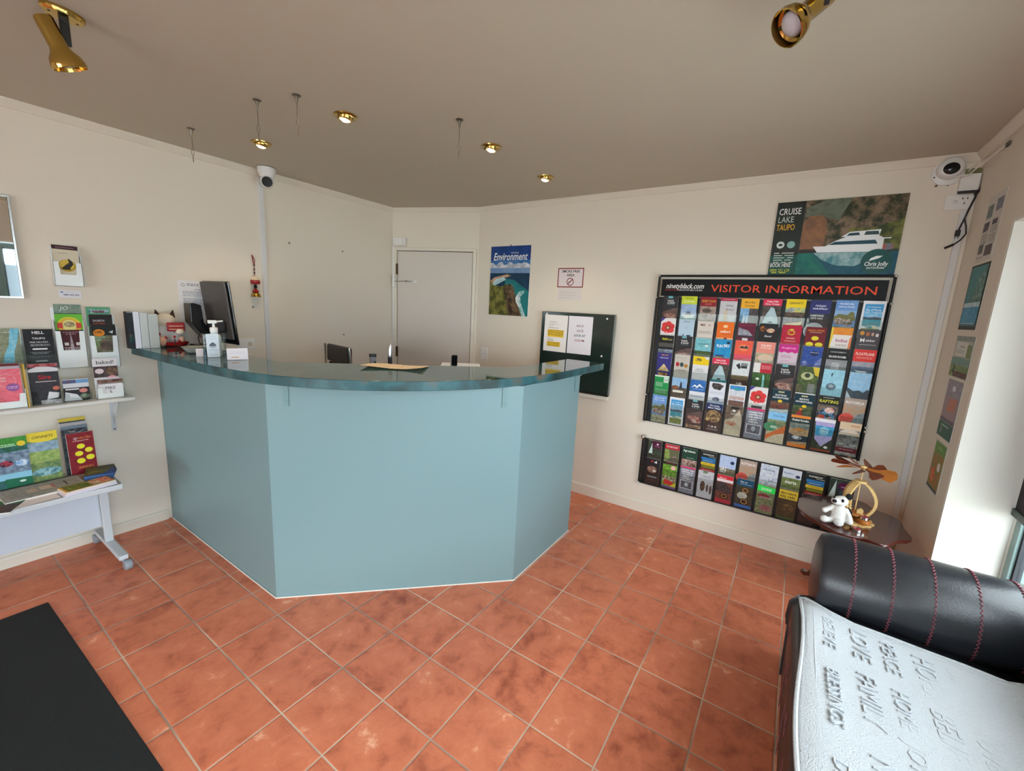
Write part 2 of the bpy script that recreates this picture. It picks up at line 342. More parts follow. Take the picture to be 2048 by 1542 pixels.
t = thing('door_closer', 'white surface bolt with a thin metal arm on the hinge side of the back door', 'door closer', FD @ TR(.036, 1.665, .0245))
obj('body', B(-.014, 0, 0, .014, .115, .028), whitep, t, bevel=.006)
obj('arm', MB().tube([(.0, .055, .022), (.12, .062, .018), (.20, .062, .006)], .003).ball((.13, .062, .016), .008), mat('satin_metal', 'a8a49c'), t, smooth=True)
obj('plate', B(.17, .052, -.008, .235, .07, -.004), whitep, t)

# ------------------------------------------------------------------ reception counter
teal = mat('counter_paint', '779498', .42, bump=.03, bscale=150)
tealb = mat('bracket_paint', '6f9092', .4)
def laminate(name='green_laminate', rough=.045, spec=.8):
    m = mat(name, '223c3c', rough, spec=spec); nt = m.node_tree; b = nt.nodes['Principled BSDF']; N = nt.nodes.new
    tc = N('ShaderNodeTexCoord'); n = N('ShaderNodeTexNoise'); n.inputs['Scale'].default_value = 7; n.inputs['Detail'].default_value = 6; n.inputs['Distortion'].default_value = .5
    r = N('ShaderNodeValToRGB'); e = r.color_ramp.elements; e[0].position = .32; e[0].color = (*lin('16302f'), 1); e[1].position = .72; e[1].color = (*lin('6a5a4a'), 1)
    q = e.new(.47); q.color = (*lin('1c4a50'), 1); q = e.new(.58); q.color = (*lin('2b5f66'), 1)
    nt.links.new(tc.outputs['Object'], n.inputs[0]); nt.links.new(n.outputs[0], r.inputs[0]); nt.links.new(r.outputs[0], b.inputs['Base Color'])
    return m
lamm = laminate()
C0, C1, C2, C3 = (.825, 1.7295), (.824, .382), (1.693, -.496), (2.397, -.493)
def off_line(p, q, d):
    dx, dy = q[0]-p[0], q[1]-p[1]; l = math.hypot(dx, dy); return (-dy/l*d, dx/l*d)
ct = thing('reception_counter', 'angled pale teal reception counter with a curved dark green worktop', 'counter', TR(0, 0, 0))
th = .04
inner = [(2.397, -.453), (1.709, -.456), (.864, .398), (.865, 1.7295)]
pb = MB().prism([C0, C1, C2, C3]+inner, .0, 1.124)
obj('front_panel', pb, teal, ct, bevel=.002)
obj('skirting_bead', MB().tube([(.821, 1.71, .003), (.820, .38, .003), (1.6915, -.5, .003), (2.40, -.497, .003)], .004, 6), mat('sealant', 'd8d6cf', .5), ct)
outer = [(.705, 1.7295), (.716, 1.45), (.722, 1.15), (.728, .85), (.742, .66), (.765, .47), (.80, .32), (.845, .205), (.905, .085), (.985, -.03), (1.085, -.145), (1.20, -.248), (1.32, -.33),
         (1.45, -.403), (1.58, -.455), (1.70, -.484), (1.84, -.512), (2.0, -.530), (2.2, -.534), (2.45, -.535), (2.685, -.535)]
inn = [(2.70, -.247), (1.955, -.243), (1.05, .665), (1.055, 1.7295)]
def smooth_poly(pts, n=4):
    out = []
    for i in range(len(pts)-1):
        p0 = pts[max(0, i-1)]; p1 = pts[i]; p2 = pts[i+1]; p3 = pts[min(len(pts)-1, i+2)]
        for k in range(n):
            t = k/n; out.append(tuple(.5*((2*p1[j])+(-p0[j]+p2[j])*t+(2*p0[j]-5*p1[j]+4*p2[j]-p3[j])*t*t+(-p0[j]+3*p1[j]-3*p2[j]+p3[j])*t**3) for j in range(2)))
    return out+[pts[-1]]
wt = MB().prism(smooth_poly(outer, 3)+inn, 1.125, 1.17)
obj('worktop', wt, lamm, ct, bevel=.002, smooth=True)
eb = MB(); ob = smooth_poly(outer, 3)
for (xa, ya), (xb, yb) in zip(ob[:-1], ob[1:]):
    dx, dy = xb-xa, yb-ya; l = math.hypot(dx, dy); ox, oy = dy/l*.0007, -dx/l*.0007
    eb.add([(xa+ox, ya+oy, 1.127), (xb+ox, yb+oy, 1.127), (xb+ox, yb+oy, 1.168), (xa+ox, ya+oy, 1.168)], [(0, 1, 2, 3)])
obj('edge_band', eb, laminate('laminate_edge', .42, .5), ct)
def bracket(p, q, s, w=.02, h=.115, d=.05):
    """small angle bracket on the panel face p->q, s metres along"""
    dx, dy = q[0]-p[0], q[1]-p[1]; l = math.hypot(dx, dy); F = frame((p[0]+dx/l*s, p[1]+dy/l*s, 1.124), (dx, dy, 0))
    b = MB(); b.M = F; b.box(-w/2, -h, .001, w/2, 0, .006).box(-w/2, -.006, .006, w/2, 0, d)
    o = obj('bracket', b, tealb, ct); s_ = MB(); s_.M = F; s_.ball((0, -h*.78, .006), .0035); obj('screw', s_, mat('screw_steel', '9aa3a3', .3, metal=1), o, smooth=True)
bracket(C1, C2, .088, w=.022); bracket(C1, C2, 1.135, w=.022, d=.045); bracket(C2, C3, .635, w=.022, d=.035); bracket(C0, C1, .055, w=.022)
# lower work surface on the staff side
ld = obj('inner_desk', MB().prism([(.87, 1.715), (.87, .40), (1.713, -.45), (2.39, -.45), (2.39, -.02), (1.86, -.02), (1.36, .52), (1.36, 1.715)], .70, .74), mat('desk_laminate', 'b8b4ab', .4), ct)

# lift-up counter flap standing against the right wall, with the notices on it
fp = thing('counter_flap', 'square dark green counter flap folded up against the right wall behind the counter end', 'counter flap', fR(.16, .878, .0005))
obj('board', B(0, .012, .012, .632, .632, .052), mat('flap_green', '1f2e2a', .16, var=.45, vscale=7), fp, bevel=.003)
obj('edge_strip', MB().box(.6322, .02, .016, .634, .625, .022).box(.6322, .02, .036, .634, .625, .042), mat('chrome_trim', 'cfd8d8', .2, metal=1), fp)
obj('hinge_rail', MB().tube([(-.0, .008, .03), (.63, .008, .03)], .016, 12), mat('black_rubber', '17181a', .5), fp, smooth=True)
obj('batten', B(-.01, -.04, 0, .625, -.009, .03), trimm, fp, bevel=.004)
for x, y in ((.045, .615), (.575, .60), (.555, .31)): obj('screw_cap', MB().ball((x, y, .052), .008, .008, .003, 12, 6), whitep, fp, smooth=True)

# ------------------------------------------------------------------ notices and pictures on the walls
o = card('notice', .212, .30, [('r',0,0,1,1,'efecea'),('t',.22,.80,.022,'SLIPPER ROOM','5a4a4a',{'al':'l','w':.5}),('t',.2,.745,.02,'Open Monday to Sunday','5a4a4a',{'al':'l','w':.66}),('t',.2,.70,.018,'9AM - 10PM','6a5a5a',{'al':'l','w':.4}),('t',.18,.64,.02,'CUSTOMERS MUST SIGN','5a4a4a',{'al':'l','w':.62}),
    ('r',.16,.40,.86,.60,'f0c93e'),('l',.18,.57,.84,5,'6b4c1a'),('t',.18,.35,.018,'Closing is one hour','6a5a5a',{'al':'l','w':.5}),('l',.2,.30,.45,1,'5a4a4a'),('r',.16,.14,.74,.27,'f2cb35'),('l',.18,.245,.72,4,'6b4c1a')], .001, M=fR(.129-.106, 1.185, .0541) @ RZ(-.008))
tag(o, 'white notice with yellow highlighted lines, left of the two papers on the dark green flap', 'notice')
o = card('notice', .209, .30, [('r',0,0,1,1,'e9e6ee'),('t',.5,.72,.055,'BACK','7b4d57'),('t',.5,.59,.055,'GATE','7b4d57'),('t',.5,.465,.055,'LOCK AT','1d1c22',{'b':.04}),('t',.5,.335,.055,'10:30 PM','a03a4c')], .001, M=fR(-.198, 1.185, .0541))
tag(o, 'white notice reading BACK GATE LOCK AT 10:30 PM on the dark green flap', 'notice')
o = card('smoke_free_sign', .23, .153, [('r',0,0,1,1,'7d1420'),('r',.035,.05,.965,.95,'dcd2d6'),('t',.5,.77,.13,'SMOKE FREE','2a1218',{'w':.74,'b':.04}),('t',.5,.57,.13,'AREA','2a1218',{'b':.04}),('r',.41,.27,.50,.31,'8a8080'),
    ('o',.5,.29,.137,.137,.026,'6e1622'),('p',[(.40,.18),(.42,.145),(.60,.40),(.58,.435)],'6e1622')], .0012, M=fR(-.053, 1.711, .0013))
tag(o, 'white SMOKE FREE AREA sign with a dark red border on the right wall', 'sign')
o = card('notice', .212, .10, [('r',0,0,1,1,'d9d2d0'),('l',.08,.62,.78,1,'7d6f72'),('l',.08,.42,.82,1,'7d6f72'),('l',.08,.22,.66,1,'7d6f72')], .0008, M=fR(-.055, 1.608, .0009))
tag(o, 'small white paper with three lines of print just below the smoke free sign', 'notice')
# calendar
cal = thing('wall_calendar', 'wall calendar with a blue coastal photo titled Natural Environment', 'calendar', fR(.543, 1.456, .006))
clouds = [(0,.69)]+[(i/14, .755+.018*math.sin(i*2.1)+.016*math.sin(i*4.7+1)) for i in range(15)]+[(1,.69)]
card('cover', .42, .60, [('r',0,0,1,1,'173a78','1d4488'),('r',0,.66,1,.80,'2f66a6','3a74b0'),('p',clouds,'dfe1e6','9fa5b4'),('r',0,.60,1,.69,'6f8fb8','7f9cc0'),('r',0,0,1,.615,'12344f','173f5c'),('p',[(.35,0),(1,0),(1,.36),(.62,.52),(.40,.54)],'176a72','1f7f80'),
    ('p',[(0,.50),(.12,.555),(.45,.60),(.55,.575),(.40,.55),(.15,.50),(.10,.45),(0,.44)],'c9a383','a98566'),('p',[(.06,.46),(.16,.53),(.36,.56),(.42,.52),(.22,.46),(.10,.42)],'cfe0e2','9ec0c8'),
    ('p',[(0,0),(.86,0),(.78,.12),(.70,.22),(.66,.34),(.56,.43),(.44,.46),(.30,.42),(.10,.44),(0,.52)],'434a1c','86803f'),('p',[(.50,0),(.86,0),(.80,.10),(.70,.20),(.66,.34),(.60,.44),(.50,.46),(.36,.40),(.42,.26),(.46,.12)],'32281f','7a6246'),
    ('p',[(.86,0),(.95,0),(.88,.10),(.82,.20),(.80,.28),(.90,.34),(.88,.37),(.76,.35),(.68,.26),(.70,.20),(.78,.12)],'e6ecec','6fb0ae'),
    ('t',.5,.80,.105,'Environment','e8f0f4',{'w':.84,'b':.035,'s':.18}),('t',.62,.89,.022,'NATURAL','cdd9e6',{'w':.3}),('t',.5,.765,.014,'NEW ZEALAND TWENTY FOUR','8fb0d8',{'w':.6})], .004, cal, m=POSTER)
obj('hanging_hole', MB().ball((0, .605, .001), .006, .006, .003), mat('black_rubber', '17181a'), cal); obj('back_leaf', B(-.21, -.004, -.0055, .213, .20, -.0045), mat('paper_white', 'eeece6', .7), cal)
# lake cruise poster
cr = thing('cruise_poster', 'large lake cruise poster with a white launch, resting above the brochure rack', 'poster', fR(-1.735, 1.806, .013))
hills = ('r',0,.30,1,1,'2f3a2a','4d4534')
boat = '0'
card('print', .606, .43, [('r',0,0,1,1,'2c3a30','3a3c30'),('r',.24,.33,1,1,'2b3420','85705a'),('p',[(.55,.33),(1,.33),(1,.72),(.8,.6),(.62,.62)],'34441f','7a7a40'),('p',[(.25,.9),(.42,1),(.60,1),(.52,.72),(.36,.80),(.25,.78)],'6d7566','55604f'),('p',[(.24,.34),(.43,.34),(.44,.55),(.43,.72),(.38,.80),(.28,.79),(.24,.7)],'7b5a46','9a6a48'),('r',.24,.30,.62,.35,'2b241e'),
    ('r',0,0,1,.30,'12705f','0f5a5c'),('p',[(.52,0),(1,0),(1,.30),(.35,.30),(.45,.15)],'17586a','0e4a5e'),('p',[(.36,.30),(.88,.30),(.80,.20),(.70,.12),(.55,.13),(.44,.20)],'9dbcc0','3a8088'),
    ('r',0,0,.235,1,'252a26','20241f'),('r',0,0,.235,.28,'0f4f46'),
    ('p',[(.35,.385),(.90,.385),(.90,.30),(.39,.305)],'e9edf0'),('p',[(.45,.385),(.88,.385),(.88,.47),(.82,.52),(.60,.50),(.52,.45)],'e9edf0'),('p',[(.47,.40),(.84,.40),(.82,.45),(.52,.44)],'1f4b5a'),('p',[(.56,.50),(.84,.50),(.85,.58),(.62,.56)],'e9edf0'),('p',[(.60,.51),(.70,.515),(.69,.55),(.62,.545)],'27434e'),('p',[(.73,.515),(.84,.515),(.83,.56),(.74,.56)],'3c5058'),('r',.84,.46,.93,.475,'dfe4e6'),('p',[(.88,.31),(.96,.33),(.95,.40),(.88,.40)],'3a86a0','a85a48'),
    ('t',.115,.83,.085,'CRUISE','f0f0ee',{'w':.185,'b':.015}),('t',.09,.725,.08,'LAKE','b9c4bd',{'w':.13,'b':.01}),('t',.095,.62,.08,'TAUPO','e8b434',{'w':.155,'b':.015}),('e',.075,.42,.034,.034,'cfd8d4'),('e',.075,.42,.018,.012,'27312c'),('e',.165,.42,.034,.034,'86b3ad'),
    ('l',.03,.30,.20,5,'b5c4bd'),('t',.10,.115,.055,'BOOK HERE','f0f0ee',{'w':.175,'b':.015}),('t',.10,.05,.04,'0800 252 628','c9c83a',{'w':.17,'b':.0}),('l',.03,.03,.18,1,'c9c83a'),('e',.855,.17,.115,.115,'15504e'),('p',[(.80,.18),(.81,.215),(.85,.245),(.895,.245),(.87,.215)],'eef2f0'),('t',.855,.12,.05,'Chris Jolly','eef2f0',{'w':.17,'b':.04,'s':.1}),('t',.855,.08,.025,'OUTDOORS','eef2f0',{'w':.13})], .012, cr, m=POSTER, side='cfcdc8')
# switch by the door, socket, alarm boxes and the loose plug lead in the right corner
def plate(name, label, cat, M, w, h, parts):
    t = thing(name, label, cat, M); obj('plate', B(-w/2, -h/2, .0005, w/2, h/2, .009), whitep, t, bevel=.003); parts(t); return t
plate('light_switch', 'white light switch plate on the right wall beside the back door', 'light switch', fR(.79, 1.09), .078, .116, lambda t: obj('rocker', B(-.012, -.008, .009, .012, .008, .013), mat('rocker_white', 'cfd0d2', .3), t, bevel=.002))
holes = mat('black_rubber', '17181a')
def sock(t):
    obj('pin_holes', MB().box(.006, .012, .009, .010, .022, .0096).box(.024, .012, .009, .028, .022, .0096).box(.015, -.012, .009, .019, -.002, .0096), holes, t)
    obj('rocker', MB().ball((-.018, .002, .009), .009, .009, .004), mat('rocker_white', 'cfd0d2'), t, smooth=True)
plate('power_socket', 'white wall socket high in the right corner under the alarm box', 'socket', fR(-2.238, 2.172), .112, .074, sock)
t = thing('junction_box', 'square white junction box above the corner power socket', 'junction box', fR(-2.256, 2.262)); obj('housing', B(-.038, -.044, .0005, .036, .040, .03), whitep, t, bevel=.004)
t = thing('cable_duct', 'tall white cable duct running down the right wall from the corner socket', 'cable duct', fR(-2.262, 0)); obj('duct', B(-.014, .096, .0005, .014, 2.134, .016), mat('duct_white', 'd5d5d6', .45), t, bevel=.002)
t = thing('cable_duct', 'white cable duct running up the left wall to the dome camera', 'cable duct', fL(1.518, 0)); obj('duct', B(-.017, .07, .0005, .017, 2.358, .014), mat('duct_white', 'd5d5d6'), t, bevel=.002)
t = thing('power_lead', 'black two-tailed power lead hanging from the corner junction box', 'power lead', fR(-2.262, 2.213, .034))
obj('cable', MB().tube([(-.045, .0, 0), (.0, .002, .004), (.012, .0, .008), (.022, -.03, .012), (.010, -.08, .012), (-.002, -.14, .010), (-.012, -.185, .008)], .0034).tube([(.036, .085, 0), (.035, .02, .004), (.02, -.03, .014), (.006, -.09, .014), (.0, -.13, .012), (.012, -.17, .012), (.018, -.205, .012), (.002, -.235, .012), (-.018, -.255, .01)], .0034).box(-.045, -.006, -.004, .036, .006, .008), holes, t, smooth=True)
obj('plug', MB().box(-.022, -.215, .0, -.004, -.185, .018).box(-.020, -.228, .006, -.017, -.215, .009).box(-.009, -.228, .006, -.006, -.215, .009), holes, t, bevel=.003)
obj('connector', MB().tube([(-.018, -.255, .01), (-.05, -.273, .008)], .006), holes, t, smooth=True)
t = thing('white_cable', 'thin white cable looping between the corner camera and the window wall', 'cable', fW(2.70, 2.33, .004))
obj('wire', MB().tube([(0, .01, 0), (-.08, -.02, .03), (-.16, -.04, .05), (-.24, -.05, .06), (-.29, -.04, .10)], .0028).tube([(-.10, -.02, .03), (-.17, -.01, .05), (-.25, -.03, .06)], .0028), whitep, t, smooth=True)
obj('clip', MB().box(-.02, -.002, -.003, .02, .014, .006), mat('clip_grey', '5b5752', .6), t)
for y, z, lab in ((-2.135, 2.262, 'dark screw hole left of the junction box in the right corner'), (-2.180, 2.262, 'bare screw hook beside the junction box in the right corner')):
    tag(obj('wall_plug', MB().lathe([(.005, 0), (.005, .004), (.002, .006)], 12), mat('plug_brown', '4a4038', .6), None, fR(y, z, .0005), smooth=True), lab, 'wall plug')
for x, z, lab in ((1.716, 1.931, 'small grey wall plug high on the left wall, right of the white duct'), (2.185, 1.931, 'small grey wall plug high on the left wall nearer the door'), (2.180, 1.214, 'small grey wall plug low on the left wall above the office chair'), (1.425, 1.433, 'tiny grey wall plug just below the hanging brass charm')):
    tag(obj('wall_plug', MB().lathe([(.008, 0), (.008, .003), (.003, .005)], 12), mat('plug_grey', '9d968c', .6), None, fL(x, z, .0005), smooth=True), lab, 'wall plug')
plate('data_socket', 'small cream wall socket just above the counter, behind the white tent card', 'socket', fL(1.36, 1.165), .115, .075, lambda t: obj('outlet', B(.012, -.02, .009, .04, .012, .012), mat('socket_cream', 'c9bfa8', .5), t, bevel=.002))

# posters on the window wall, nearest the corner
def wposter(x0, x1, z0, z1, des, label, name='poster', bend=0):
    w = x1-x0; o = card(name, w, z1-z0, des, .0015, M=fW((x0+x1)/2, z0, .0025), m=PRINT); tag(o, label, 'poster', 'posters on the window wall'); return o
wposter(2.575, 2.785, 1.842, 2.13, [('r',0,0,1,1,'d2cdc6'),('r',.08,.66,.42,.86,'6d7d78','8d9a98'),('r',.58,.72,.94,.90,'5f6070','8c8da0'),('r',.06,.46,.40,.60,'77707c','4d4a50'),('r',.56,.52,.86,.60,'56505a'),('l',.55,.48,.92,3,'8f8a86'),('l',.08,.40,.45,5,'8f8a86'),('l',.55,.36,.92,4,'8f8a86'),('r',.08,.12,.34,.26,'6a6a6c','4a4a4c'),('r',.50,.06,.88,.22,'4f6474','6d4f4f'),('l',.08,.05,.45,1,'8f8a86')], 'white newsletter sheet with small photos, topmost of the posters on the window wall')
wposter(2.560, 2.805, 1.528, 1.826, [('r',0,0,1,1,'26302e'),('r',.04,.06,.93,.97,'3f7f86','4f8f90'),('r',.04,.35,.93,.42,'9ec4cc','cfe0e4'),('r',.04,.10,.93,.35,'3d88b0','5aa4c4'),('p',[(.3,.42),(.93,.42),(.93,.97),(.6,.8),(.45,.6)],'3c6b60','7da09a'),('l',.12,.09,.85,1,'c9d6da')], 'dark framed poster of a blue-green lake on the window wall')
wposter(2.520, 2.782, 1.303, 1.498, [('r',0,0,1,1,'b9bdb2'),('r',0,.88,1,1,'7f8a88','9aa29c'),('r',.10,.52,.72,.86,'d9dad4'),('t',.45,.72,.06,'Welcome','5b6a58',{'w':.5}),('l',.14,.66,.60,3,'8a9a88'),('r',.72,.5,.95,.80,'6f8456','8a9a6a'),('r',0,.02,1,.46,'5f7a52','9aa868'),('r',0,.30,1,.48,'6d9088','85a498'),('r',.25,.02,1,.16,'4d3a3a','6f4f46'),('r',.2,.1,.26,.32,'2f4030')], 'green landscape poster with a white text panel, below the dark framed lake poster')
wposter(2.530, 2.755, 1.010, 1.290, [('r',0,0,1,1,'a9a4a8'),('r',.02,.72,.98,.99,'8f8a94','a5a0aa'),('e',.5,.86,.12,.06,'dcdde4'),('r',.02,.30,.98,.72,'b08c84','9a94a0'),('p',[(.3,.45),(.8,.5),(.9,.7),(.4,.68)],'c87858','b88a78'),('r',.02,.28,.98,.34,'5a5060','7a7080'),('r',.02,.01,.98,.27,'2f5a48','3d6a56'),('r',.2,.20,.75,.22,'b9c8bc'),('r',.25,.07,.30,.17,'a9c0b0')], 'grey and orange leaflet with a green foot, third from the bottom on the window wall' if 0 else 'grey and orange leaflet with a dark green foot, between the landscape and the flower posters')
wposter(2.540, 2.730, .735, .985, [('r',0,0,1,1,'d5d3c8'),('r',.04,.78,.96,.99,'5f8a3e','6f9a48'),('l',.3,.90,.7,2,'b9cf9a'),('r',.04,.10,.96,.78,'b8683c','6f8a3e'),('e',.7,.55,.12,.12,'e6e2da'),('e',.35,.35,.18,.18,'c85a3a','d87a4a'),('r',.04,.06,.96,.12,'4a5a60')], 'orange and green flower poster, lowest on the window wall')
t = thing('window_blind', 'dark blind hanging in the window recess at the right edge of the photo', 'blind', TR(2.395, -2.500, 0))
obj('fabric', B(-.33, -.008, .80, .022, -.003, 1.955), mat('dark_blind', '2c2325', .8), t); obj('bottom_bar', B(-.332, -.011, .770, .023, .006, .802), mat('blind_bar', '394541', .5), t, bevel=.003)

# ------------------------------------------------------------------ brochure racks on the right wall
TASTE = [('r',0,0,1,1,'2d2a2c'),('r',.32,.93,.62,1,'6fb4bd'),('t',.48,.82,.05,'TASTE','f0f0f0',{'w':.5,'b':.05}),('t',.53,.75,.05,'& SHOP','f0f0f0',{'w':.6,'b':.05}),('l',.3,.71,.8,1,'7a9a9c'),('p',[(0,.40),(1,.40),(1,.62),(.7,.60),(.3,.53),(0,.46)],'5a4644','6b5551'),('r',0,0,1,.40,'3a2c2b','4a3533'),('e',.5,.36,.44,.18,'c9a090','8a3436'),('e',.62,.26,.34,.14,'d8b8a8','93292e'),('r',0,0,1,.12,'5a3c30','c09878')]
HUKA = [('r',0,0,1,1,'3f3a36','5c524a'),('p',[(.05,.22),(.95,.22),(.85,.45),(.62,.74),(.45,.76),(.2,.5)],'a9c6cf','bcd4d8'),('r',0,0,1,.28,'2a7c84','348c90'),('e',.5,.31,.13,.05,'2b2c2c'),('r',0,.80,1,1,'d92c50'),('t',.5,.905,.05,'Huka Falls','fff3f3',{'w':.7,'b':.04}),('t',.5,.83,.05,'River Cruise','fff3f3',{'w':.74,'b':.04})]
ARTE = [('r',0,0,1,1,'e6e3e2'),('p',[(0,.86),(.3,1),(0,1)],'4a3d96')]+[('e',.5+.26*math.cos(a*PI/3+.4),.68+.12*math.sin(a*PI/3+.4),.21,.21,'d8343a','e2453f') for a in range(6)]+[('e',.5,.68,.15,.15,'3a2428'),('e',.5,.68,.11,.11,'c9865a'),('e',.5,.68,.05,.05,'e8d8b0'),('t',.5,.46,.07,"L'Arté",'ffffff',{'w':.7,'b':.04,'s':.2}),('r',.2,.08,.8,.40,'4a464a','3a363a'),('e',.15,.2,.12,.1,'a8343a','3a6a50')]
HAWKE = [('r',0,0,1,1,'5f8fd0','78a4dc'),('t',.5,.88,.045,"Hawke's Bay",'f4f8ff',{'w':.8,'b':.03}),('t',.5,.80,.045,'Visitor Guide','f4f8ff',{'w':.8,'b':.03}),('r',0,.55,1,.72,'8fb4dc'),('p',[(0,.45),(1,.45),(.9,.66),(.75,.70),(.6,.6),(.2,.62),(0,.55)],'6a6e3c','7f7c50'),('e',.24,.42,.2,.2,'d8c8bc','6a4a3c'),('e',.62,.40,.28,.2,'3a2c28','c8b8a8'),('r',0,0,1,.28,'7a7f5a','b8b4a0')]
LAKE = [('r',0,0,1,1,'e9eaf0'),('r',.1,.42,.9,.92,'62b2e0','9fcdea'),('r',.1,.72,.9,.92,'3f9cd4'),('t',.5,.82,.03,'DO THE MORE','eaf6ff',{'w':.6}),('t',.5,.74,.05,'Bay of Plenty','f6fbff',{'w':.66,'b':.03}),('p',[(.1,.50),(.9,.49),(.9,.56),(.6,.58),(.3,.55),(.1,.58)],'3a4a54','4a5860'),('r',.1,.32,.9,.50,'2f90a8','49a8b4'),('e',.55,.30,.3,.10,'e6dcbc','3fa0a8'),('r',.1,.06,.9,.26,'6a7c3c','7f8a48')]
CENTRE = [('r',0,0,1,1,'8e93a2','6f7484'),('r',0,.93,1,1,'cf4270'),('t',.5,.84,.05,'WHERE THE','fafafa',{'w':.8,'b':.06}),('t',.5,.76,.05,'CENTRE OF','fafafa',{'w':.8,'b':.06}),('t',.5,.68,.05,'THE EARTH','fafafa',{'w':.8,'b':.06}),('t',.42,.60,.05,'MEETS','fafafa',{'w':.5,'b':.06}),('t',.46,.52,.05,'THE SKY.','fafafa',{'w':.6,'b':.06}),('r',.08,.16,.92,.47,'e6e8ee'),('r',.12,.18,.88,.45,'6a7080','3a404c'),('e',.5,.33,.12,.16,'d8dde2','8f98a4')]
ROTO = [('r',0,0,1,1,'a89890','b8a698'),('t',.5,.84,.075,'ROTORUA','fbf4ee',{'w':.84,'b':.05}),('p',[(0,.55),(1,.5),(1,.78),(0,.8)],'a8a090','c09474'),('e',.22,.38,.36,.36,'cc4a42','d85a4c'),('p',[(.4,0),(1,0),(1,.6),(.7,.55),(.45,.3)],'8f989a','6f7c80'),('r',0,0,.4,.12,'b8382f')]
RAIN = [('r',0,0,1,1,'1b201f'),('r',0,.80,1,1,'1f2422'),('t',.5,.88,.05,'RAINBOW','dfe8e0',{'w':.8,'b':.04}),('l',.55,.84,.95,1,'cfd8d0'),('r',.06,.72,.96,.80,'2a78b4'),('r',.1,.62,.96,.72,'2f6a9c'),('r',.06,.52,.96,.62,'d9ba2c'),('r',.12,.42,.96,.50,'8a8f2e'),('r',.06,.28,.96,.40,'c8303c'),('r',.1,.16,.96,.26,'a3222c'),('l',.2,.68,.8,1,'d8e4ec'),('l',.2,.57,.8,1,'5a4c10'),('l',.2,.34,.8,1,'f0d0d0')]
MARO = [('r',0,0,1,1,'7a1a24','6d151f'),('t',.5,.88,.05,'INDIAN AFFAIR','e08a3a',{'w':.8,'b':.04}),('l',.2,.84,.8,1,'e8c8b8'),('e',.5,.68,.18,.13,'e8d83a'),('e',.27,.50,.19,.14,'e8d83a'),('e',.73,.50,.19,.14,'e8d83a'),('e',.27,.28,.19,.14,'e8d83a'),('e',.73,.28,.19,.14,'e8d83a')]
